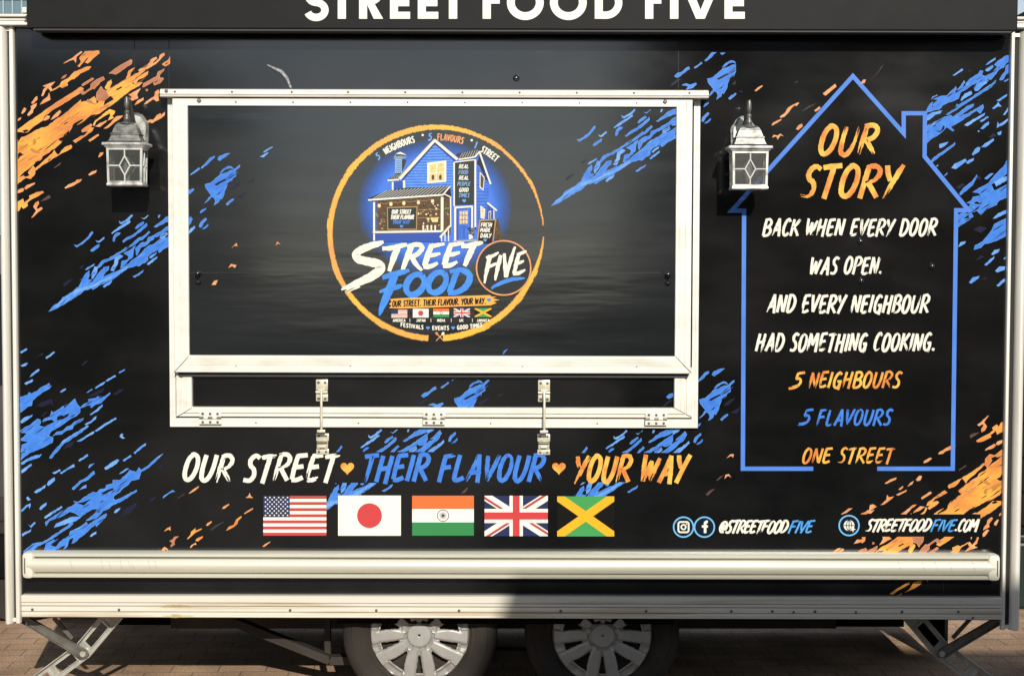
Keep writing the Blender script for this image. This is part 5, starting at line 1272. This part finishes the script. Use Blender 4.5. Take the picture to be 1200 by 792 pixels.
for k in range(4): p.poly(q1(370+k*32, 615, 425+k*24, 560, 432+k*24, 560, 380+k*32, 615), RFL)
p.line(q1(330, 640, 480, 628), 1.9, CRM)
p.poly(q1(410, 655, 530, 650, 540, 760, 410, 760), HBD); p.line(q1(398, 660, 398, 770), 2.0, CRM); p.line(q1(548, 640, 552, 770), 2.6, CRM)
p.line(q1(490, 622, 958, 105), 3.2, CRM); p.line(q1(520, 640, 960, 150), 1.0, SHD); p.line(q1(470, 600, 950, 90), .8, RFL)
p.line(q2(45, 105, 350, 362), 3.2, CRM); p.line(q2(50, 150, 325, 385), 1.0, SHD)
p.poly([(500.6, 190.8), (523, 188.2), (523, 213.2), (500.6, 215)], CRM); p.poly([(503.2, 193), (520.3, 191), (520.3, 211), (503.2, 212.6)], WARM)
p.line([(511.5, 191.5), (511.5, 212.2)], 1.2, CRM); p.line([(503.2, 203), (520.3, 201.6)], .9, CRM)
for cx in (507.3, 516): p.disc(cx, 208, 1.7, INT, ry=3.2, n=14)
p.poly(q2(330, 300, 350, 282, 620, 228, 648, 240, 600, 315, 380, 352), RFD)
for k in range(7): p.poly(q2(375+k*34, 340-k*4, 420+k*32, 270-k*6, 428+k*32, 270-k*6, 386+k*34, 340-k*4), RFL)
p.line(q2(365, 362, 520, 340, 590, 325, 645, 255), 1.7, CRM)
p.poly([(558, 187), (562.2, 180.5), (573, 214), (573, 262), (558, 270)], HB)
p.poly([(558.5, 192), (562, 182), (572.5, 213), (569, 211), (562, 195)], SHD)
for k in range(16): p.poly([(558.2, 200+k*4), (572.6, 203.5+k*3.6), (572.6, 204.3+k*3.6), (558.2, 200.9+k*4)], HBD)
p.line(q2(640, 252, 792, 690), 2.0, CRM)
p.poly(q2(648, 525, 712, 600, 695, 775, 645, 735), CRM); p.poly(q2(658, 550, 702, 610, 688, 752, 656, 722), INT)
p.poly(q4(612, 275, 672, 320, 662, 440, 615, 430), CRM); p.poly(q4(624, 295, 660, 325, 652, 430, 625, 424), WARM); p.line(q4(622, 360, 660, 372), .8, CRM)
p.poly(q4(700, 260, 780, 330, 775, 440, 690, 440), HBD); p.line(q4(698, 240, 815, 338), 1.9, CRM); p.poly(q4(715, 345, 745, 340, 740, 440, 712, 440), CRM); p.poly(q4(721, 355, 738, 352, 735, 440, 719, 440), INT); p.line(q4(778, 330, 780, 440), 1.1, CRM)
p.poly([(532.3, 190.3), (555.6, 187.8), (555.4, 239.8), (532.3, 240.2)], SIGNK); p.line([(532.2, 190.5), (532.2, 242)], 1.7, CRM); p.line([(532, 190.3), (556, 187.4)], 1.3, CRM); p.line([(557, 187), (557, 268)], 2.1, CRM)
BL3 = ink('house_pale_blue_text', (120, 160, 200))
for s, xa, xb, yb, h_, mt in (('REAL', 538, 549.5, 197.4, 4.4, WHT), ('FOOD', 537.5, 549, 204.2, 4.4, BL3), ('REAL', 538, 549.5, 210.8, 4.4, WHT), ('PEOPLE', 536, 551.5, 217.8, 4.4, BL3), ('GOOD', 538, 549.5, 224.8, 4.4, WHT), ('TIMES', 537.5, 550.5, 231.2, 4.4, BL3)):
    p.text(s, xa, xb, yb, yb-h_, mt, wd=.2, slant=.1, brush=False)
p.heart(544, 235.6, 2.4, BLUL)
p.poly([(535, 244), (553.5, 242.6), (553, 282), (535, 282)], HBD); p.poly([(537, 245.5), (550.3, 244.8), (550.3, 281), (537.5, 281)], HB)
p.line([(533.4, 244), (533.4, 282)], 2.4, CRM); p.line([(553.2, 243), (553, 280)], 1.9, CRM); p.line([(532.4, 243.4), (554, 242)], 2.2, CRM)
p.poly([(538.6, 247.8), (548, 247.2), (548, 262), (538.6, 262.4)], WARM)
for x in (541.6, 544.9): p.line([(x, 247.6), (x, 262.2)], .8, HBD)
for y in (252.4, 257.4): p.line([(538.6, y), (548, y)], .8, HBD)
for x in (539, 544.4): p.line([(x, 266), (x+4, 266), (x+4, 279), (x, 279)], .7, HBD, closed=True)
p.line([(531, 282.6), (562, 281.8)], 1.7, ink('house_step', (170, 176, 186)))
# porch
p.poly([(437, 235), (519, 228.4), (528, 226), (528, 275), (437, 275)], INT)
p.poly([(437, 273), (517, 272), (517, 283.5), (437, 284)], HBD)
p.poly(q3(65, 185, 290, 95, 525, 55)+[(500, 219.5)]+q2(255, 710)+q4(150, 130), RFD)
for k in range(19):
    a = (437+k*4.5, 233.2-k*.33); b_ = (453.5+k*4.2, 223.4-k*.33)
    if b_[0] < 528: p.line([a, b_], .9, RFL)
p.line([(431.3, 234.6), (519.2, 228.4)], 1.8, WHT)
p.poly(q4(150, 150, 240, 30, 250, 180, 160, 175), SHD); p.line(q4(145, 145, 238, 35), 1.6, CRM); p.line(q4(160, 130, 252, 175), 1.3, CRM)
p.poly([(438.5, 236), (443, 236), (443, 271), (438.5, 271)], ink('house_side_blue', (66, 84, 140))); p.line([(438.4, 237), (438.4, 271)], 2.2, WHT); p.line([(438.4, 274), (438.4, 282)], 2.0, WHT)
p.poly(q3(300, 295, 680, 282, 672, 575, 305, 575), TAN); p.poly(q3(312, 308, 665, 296, 660, 562, 316, 562), SIGNK)
p.text('OUR STREET', 459.2, 482, 250.6, 246, WHT, wd=.22, slant=.1, brush=False); p.text('THEIR FLAVOUR', 458, 485.3, 256.8, 252.2, WHT, wd=.22, slant=.1, brush=False); p.text('YOUR WAY', 460.5, 480.5, 262.4, 258.2, BLU, wd=.2, slant=.1, brush=False); p.heart(470.5, 265.6, 2.2, LBL)
random.seed(11)
for k in range(34):
    x, y = random.uniform(490, 515), random.uniform(239, 270); r = random.uniform(.5, 1.3)
    p.disc(x, y, r, random.choice([WARM, WARM, TAN, CRM, SHD]), ry=r*random.uniform(.6, 1.8), n=8)
for y in (246, 255.5): p.line([(490, y), (515, y-.6)], .7, TAN)
p.poly(q3(840, 430, 940, 420, 920, 480, 860, 480), WARM)
for x in (496, 501, 505.5, 510): p.poly([(x-1, 264), (x+1, 264), (x+.8, 270), (x-.8, 270)], CRM)
for k in range(16): p.disc(random.uniform(440, 451), random.uniform(250, 270), random.uniform(.7, 1.4), random.choice([PLT, TAN, PLT]), n=8)
for x, y in q3(205, 275, 350, 255, 510, 245, 690, 235, 865, 220):
    p.disc(x, y, 2.0, WARM, ry=2.6, n=14); p.disc(x, y+.2, 1.2, WHT, n=10); p.line([(x, y-2), (x, y-4.6)], 1.1, SHD)
p.line([(445, 238), (452, 239.2), (458, 236.2), (466, 238), (473, 235.4), (482, 237), (490, 234.4), (499, 235.8), (507, 233.2)], .5, TAN)
p.line([(437, 272.2), (518, 271)], 2.4, CRM)
p.line([(518.2, 231), (518, 271)], 3.2, CRM); p.line([(528, 232), (528.2, 266)], 1.4, CRM)
for k in range(22): p.disc(random.gauss(524, 1.8), random.gauss(246, 2.6), random.uniform(.6, 1.2), random.choice([PLT, PLT, TAN, SHD]), n=8)
p.line([(515.6, 278.4), (527.6, 264.6)], 2.4, CRM)
for x, y in ((517.4, 278), (521.5, 274), (525.6, 269.4)): p.line([(x, y), (x, 283)], 1.2, CRM)
for k in range(26): p.disc(random.gauss(553, 2.2), random.gauss(270.5, 2.4), random.uniform(.6, 1.2), random.choice([PLT, PLT, SHD]), n=8)
p.poly([(549.3, 275), (552.2, 275), (551.8, 280.5), (549.6, 280.5)], WHT)
p.poly(q4(800, 440, 832, 440, 888, 690, 850, 700, 790, 690), INT)
p.poly(q4(600, 452, 812, 438, 775, 720, 560, 730), TAN); p.poly(q4(616, 470, 792, 458, 757, 735, 578, 745), BLK)
p.text('FRESH', 563.8, 577, 265.6, 261.2, WHT, wd=.22, slant=.1, brush=False); p.text('MADE', 563, 575, 271.8, 267.4, WHT, wd=.22, slant=.1, brush=False); p.text('DAILY', 563, 576, 278.4, 273.8, WHT, wd=.22, slant=.1, brush=False); p.heart(568.5, 281.8, 2.2, BLUL)
# ---- brush words
LW = ink('logo_cream_white', (242, 238, 218))
def rb(pts, mt, jag=.35): p.ribbon(pts, 1, mt, jag=jag)
rb([(449.5, 283.5, 3), (442, 286, 7), (428, 290.5, 8.5), (417.5, 297, 9), (420, 303.5, 9.5), (431, 306.5, 10), (443, 309.5, 10.5), (446, 315, 10.5), (437, 323, 10.5), (424, 329.5, 9), (411, 335, 6.5), (400, 339.5, 2)], LW)
for k, (o, l) in enumerate(((-3, 12), (2.5, 10), (5, 15))): rb([(416+k*3, 333+o*.6, 2), (408+k*2, 336.5+o*.7, 1.5), (401+k*3, 339.5+o, .6)], LW, .2)
rb([(448, 291.5, 4.5), (460, 290.5, 6), (473, 287.5, 5.5), (477, 286.5, 3)], LW); rb([(466, 290, 7.5), (461, 303, 7), (456, 318, 4.5)], LW)
rb([(482.5, 288, 6.5), (477, 302, 7), (471.5, 317, 4.5)], LW); rb([(477, 289.5, 5), (489, 286.5, 5.5), (494.5, 290.5, 6), (489, 298, 5.5), (479, 302, 4.5)], LW); rb([(482, 300, 5), (487, 309, 6), (494.5, 317, 3)], LW)
for ox, oy in ((0, 0), (23, -1.2)):
    rb([(505.5+ox, 288+oy, 6), (501+ox, 300+oy, 6.5), (497.5+ox, 312+oy, 6.5)], LW); rb([(503+ox, 288.5+oy, 4.5), (512+ox, 287.5+oy, 5), (521+ox, 286+oy, 3)], LW); rb([(501+ox, 300+oy, 4.5), (509+ox, 299+oy, 5), (516+ox, 297+oy, 3)], LW); rb([(496+ox, 313+oy, 5), (505+ox, 312+oy, 5.5), (513+ox, 308+oy, 3)], LW)
rb([(540.5, 289, 4.5), (552, 287.5, 6), (562, 285, 5), (566, 284, 2.5)], LW); rb([(555, 287.5, 7), (550, 299, 7), (544.5, 312, 4.5)], LW)
LB2 = ink('logo_blue', (72, 146, 236), (66, 134, 224), 30)
rb([(463, 321, 9), (458, 335, 9.5), (452, 350, 9), (447, 362, 6), (444.5, 370, 2)], LB2); rb([(448, 325.5, 5), (460, 322, 7), (473, 318.5, 6), (480, 317, 3)], LB2); rb([(444.5, 342, 3), (456, 338.5, 6), (466, 336, 6), (472, 334, 3)], LB2)
for cx, cy, rx, ry in ((486.5, 333.5, 10, 12), (512.3, 331, 10, 12)):
    pts = []
    for k in range(17):
        a = R(-60-360*k/16); x = rx*math.cos(a); y = ry*math.sin(a); pts.append((cx+x-.28*y, cy+y, 7.2-.8*math.sin(k)))
    rb(pts, LB2, .25)
rb([(536, 317, 6.5), (531, 330, 7), (526.5, 343, 6)], LB2); rb([(527, 318.5, 4), (540, 316.5, 6.5), (550, 322, 7.5), (548, 333, 7.5), (538, 341.5, 7), (525, 344, 5)], LB2)
p.disc(590.2, 314, 31.5, ink('logo_circle_black', (44, 46, 47))); p.ring(590.2, 314, 31.8, 1.7, ORGP)
rb([(574.5, 299, 4.5), (571, 314, 4.8), (567.5, 332, 2.2)], LW); rb([(569.5, 302, 3), (577, 300, 4), (584.5, 296, 2.2)], LW); rb([(571, 313, 3), (577, 311, 3.6), (582, 308.5, 2)], LW)
rb([(587, 299, 4), (583.5, 313, 4.6), (580, 328.5, 2.4)], LW)
rb([(591, 297, 3), (591.8, 311, 4.6), (593, 325, 4)], LW); rb([(603.5, 289, 2.2), (598.5, 305, 4.6), (593, 325, 3.6)], LW)
rb([(608, 297.5, 4.2), (605, 309, 4.6), (602.5, 320.5, 4.4)], LW); rb([(606, 298.5, 3), (611, 296.8, 4), (617, 294, 2)], LW); rb([(604.5, 309, 3), (609.5, 307.6, 3.8), (614, 305.5, 2)], LW); rb([(601, 321, 3.6), (608, 320, 4.2), (615.5, 316, 2)], LW)
rb([(575.5, 338, 2.6), (585, 332.5, 4.2), (598, 328, 4.4), (608, 326.5, 3.6), (615, 326, 1.6)], LB2)
p.poly([(457, 350.5), (470, 349.4), (574, 345.8), (576, 347.5), (582, 348), (577, 349.5), (585.5, 351.6), (578, 353), (582, 355), (575, 357.8), (470, 361.6), (456, 361), (459, 358), (456, 356.5), (459, 353.5)], RIN)
def tilt(a, b): return a, b-(a-460)*.033
p.text('OUR STREET. THEIR FLAVOUR. YOUR WAY.', 460, 569.5, 359.6, 352.6, BLK, wd=.2, slant=.0, brush=False, tmap=tilt)
p.heart(573, 351.8, 2.8, BLU)
for fn, x0, x1, yy in ((us, 458.6, 477.3, 0), (jp, 483.8, 502.3, -.5), (ind, 507.8, 526.2, -.8), (uk, 531.6, 550.8, -1), (jm, 556.2, 576, -1.2)):
    if fn is us: us(p, x0, 362.6+yy, x1, 372.8+yy, False)
    else: fn(p, x0, 362.4+yy, x1, 372.6+yy)
for s, x0, x1 in (('AMERICA', 460.5, 475), ('JAPAN', 488, 498.5), ('INDIA', 512.5, 521.5), ('UK', 538.5, 543), ('JAMAICA', 559, 573.5)): p.text(s, x0, x1, 377, 373.8, WHT, wd=.22, slant=-.1, brush=False)
for x in (480.3, 505, 528.8, 553.6): p.line([(x, 373.4), (x, 377.4)], .6, WHT)
p.build('logo_print', hatch, label='round street food logo with a blue house')

# ------------------------------------------------------------------ surroundings
def bmat(name, c, c2, rough=.8, vs=3): return mat(name, c, rough=rough, rgb2=c2, vscale=vs, bump=.1, bscale=30)
BRK = bmat('dark_brick', (.085, .060, .048), (.055, .042, .036)); STN = bmat('grey_stone_trim', (.22, .21, .19), (.16, .15, .14)); SLT = bmat('slate', (.05, .052, .056), (.035, .036, .04)); GLS = mat('window_glass', (.02, .025, .03), rough=.06, spec=.7); REN = bmat('dull_render', (.13, .12, .105), (.09, .085, .075))
def house(name, label, x0, x1, y0, y1, h, wall, facing, storeys=2, bays=4, roofh=.0):
    """facing +1: front towards +y, -1: front towards -y"""
    t = thing(name, label, 'building', ((x0+x1)/2, (y0+y1)/2, 0))
    o = Vector(t.location)
    m = MB(); m.box(Vector((x0, y0, 0))-o, Vector((x1, y1, h))-o, wall); m.build('wall', t)
    yf = y1 if facing > 0 else y0; s = facing
    wn = (x1-x0)/bays; sh = h/storeys
    for i in range(bays):
        for k in range(storeys):
            cx = x0+wn*(i+.5); z0 = k*sh+sh*.32; z1 = k*sh+sh*.84; hw = wn*.24
            m = MB(); m.box(Vector((cx-hw, yf, z0))-o, Vector((cx+hw, yf+s*.05, z1))-o, STN)
            wdw = m.build('window', t)
            m = MB(); m.box(Vector((cx-hw+.07, yf+s*.053, z0+.07))-o, Vector((cx-.03, yf+s*.06, z1-.07))-o, GLS); m.box(Vector((cx+.03, yf+s*.053, z0+.07))-o, Vector((cx+hw-.07, yf+s*.06, z1-.07))-o, GLS); m.build('pane', wdw)
    m = MB(); m.box(Vector((x0-.12, y0-.12, h))-o, Vector((x1+.12, y1+.12, h+.18))-o, SLT); m.build('roof', t)
    return t
house('terraced_building', 'dark brick building across the square from the trailer', 1.60, 13, -15, -8.1, 4.41, BRK, 1, 2, 6)
house('terraced_building', 'dull rendered building across the square with narrow windows', -16, -3.9, -17, -10.5, 4.1, REN, 1, 2, 5)
# unseen leafy row, added to darken the lower hatch reflection
hg = MB(); LEAF = mat('added_hedge_leaves', (.045, .065, .028), rough=.7, rgb2=(.018, .028, .014), vscale=26)
rgh = random.Random(3)
hg.chamfer((-22, -23.3, 0), (12, -22.2, 1.55), .1, LEAF)
for k in range(2600):
    x, z = rgh.uniform(-22, 12), rgh.uniform(.05, 1.66); y = -22.2+rgh.uniform(-.12, .1) if z < 1.5 else rgh.uniform(-23.3, -22.1)
    a, b_, c_ = [Vector((rgh.gauss(0, .09), rgh.gauss(0, .06), rgh.gauss(0, .07))) for _ in range(3)]
    q = Vector((x, y, z)); hg.face([q+a, q+b_, q+c_], LEAF)
hg.flat = True
o = hg.build('added_hedge'); o['label'] = 'unseen leafy green row added to darken the hatch reflection'; o['category'] = 'added_hedge'
# office block with blue glass, seen over the roof at the left
ob = thing('office_building', 'blue glass office building rising behind the trailer roof', 'building', (-16, 42, 0))
BG = mat('blue_curtain_glass', (.17, .28, .32), rough=.25, spec=.6, rgb2=(.10, .17, .21), vscale=.5, stretch=(1, 1, .3)); MUL = mat('pale_mullion', (.32, .38, .40), rough=.5)
m = MB(); m.box((-14, 0, 0), (.25, 12, 13.4), BG); m.build('glass_wall', ob)
m = MB()
for k in range(47): m.box((-13.8+k*.3, -.06, 0), (-13.76+k*.3, -.003, 13.4), MUL)
for z in (3, 6, 9, 10.0): m.box((-14, -.07, z), (.2, -.002, z+.08), MUL)
m.build('mullion', ob)
m = MB(); m.box((-14, -.12, 10.7), (.2, -.095, 11.2), mat('dark_spandrel', (.02, .05, .06), rough=.4)); m.build('spandrel', ob)
m = MB(); m.box((-14.2, -.2, 13.4), (.4, 12, 13.7), SLT); m.build('roof', ob)
# dark grey van at the left end
vx = -4.0
v = thing('parked_van', 'dark grey van parked behind the left end of the trailer', 'van', (vx, 2.5, 0))
VP = mat('dull_grey_van_paint', (.075, .07, .07), rough=.4, spec=.4, var=.3, vscale=5); 
m = MB(); m.chamfer((-2.4, -.95, .34), (2.33, .95, 1.95), .12, VP); m.build('body', v, smooth=True)
m = MB(); m.chamfer((-2.5, -1.0, .22), (2.42, 1.0, .46), .05, UNDER); m.build('bumper', v, smooth=True)
m = MB(); m.box((.3, -.958, 1.2), (1.9, -.951, 1.75), GLS); m.build('side_window', v)
m = MB(); m.chamfer((1.95, -.975, 1.0), (2.2, -.952, 1.06), .008, UNDER); m.build('door_handle', v)
for x in (-1.5, 1.5):
    for y in (-.86, .86):
        m = MB(); m.lathe([(.0005, -.1), (.19, -.1), (.20, -.11), (.31, -.1), (.33, -.06), (.33, .06), (.31, .1), (.0005, .1)], (x, y, .33), (0, 1, 0), TYRE, n=28); w_ = m.build('wheel', v, smooth=True)
# market hut at the right end
hx = 4.6
hu = thing('market_hut', 'dark brown wooden hut behind the right end of the trailer', 'hut', (hx, 3.4, 0))
WOOD = mat('dark_brown_boards', (.060, .036, .022), rough=.7, rgb2=(.03, .02, .014), vscale=4, stretch=(.4, 1, 9), bump=.2, bscale=20)
m = MB()
for k in range(15): m.chamfer((-1.62, -1.0, .1+k*.2), (1.6, .95, .292+k*.2), .008, WOOD)
m.build('boarded_wall', hu)
m = MB(); m.prism([(-1.8, 3.1), (0, 3.8), (1.8, 3.1), (1.8, 3.2), (0, 3.9), (-1.8, 3.2)], -1.2, 1.15, SLT); m.build('roof', hu)
m = MB(); m.chamfer((-1.66, -1.05, 0), (1.64, 1.0, .1), .01, UNDER); m.build('base', hu)
cr_ = MB(); cr_.chamfer((2.36, 1.9, 0), (2.76, 2.25, .36), .02, mat('dark_green_plastic', (.005, .018, .014), rough=.4)); cr_.chamfer((2.38, 1.88, .36), (2.74, 2.27, .40), .01, MATS['dark_green_plastic'])
o = cr_.build('storage_box'); o['label'] = 'dark green plastic box on the paving by the right end'; o['category'] = 'box'
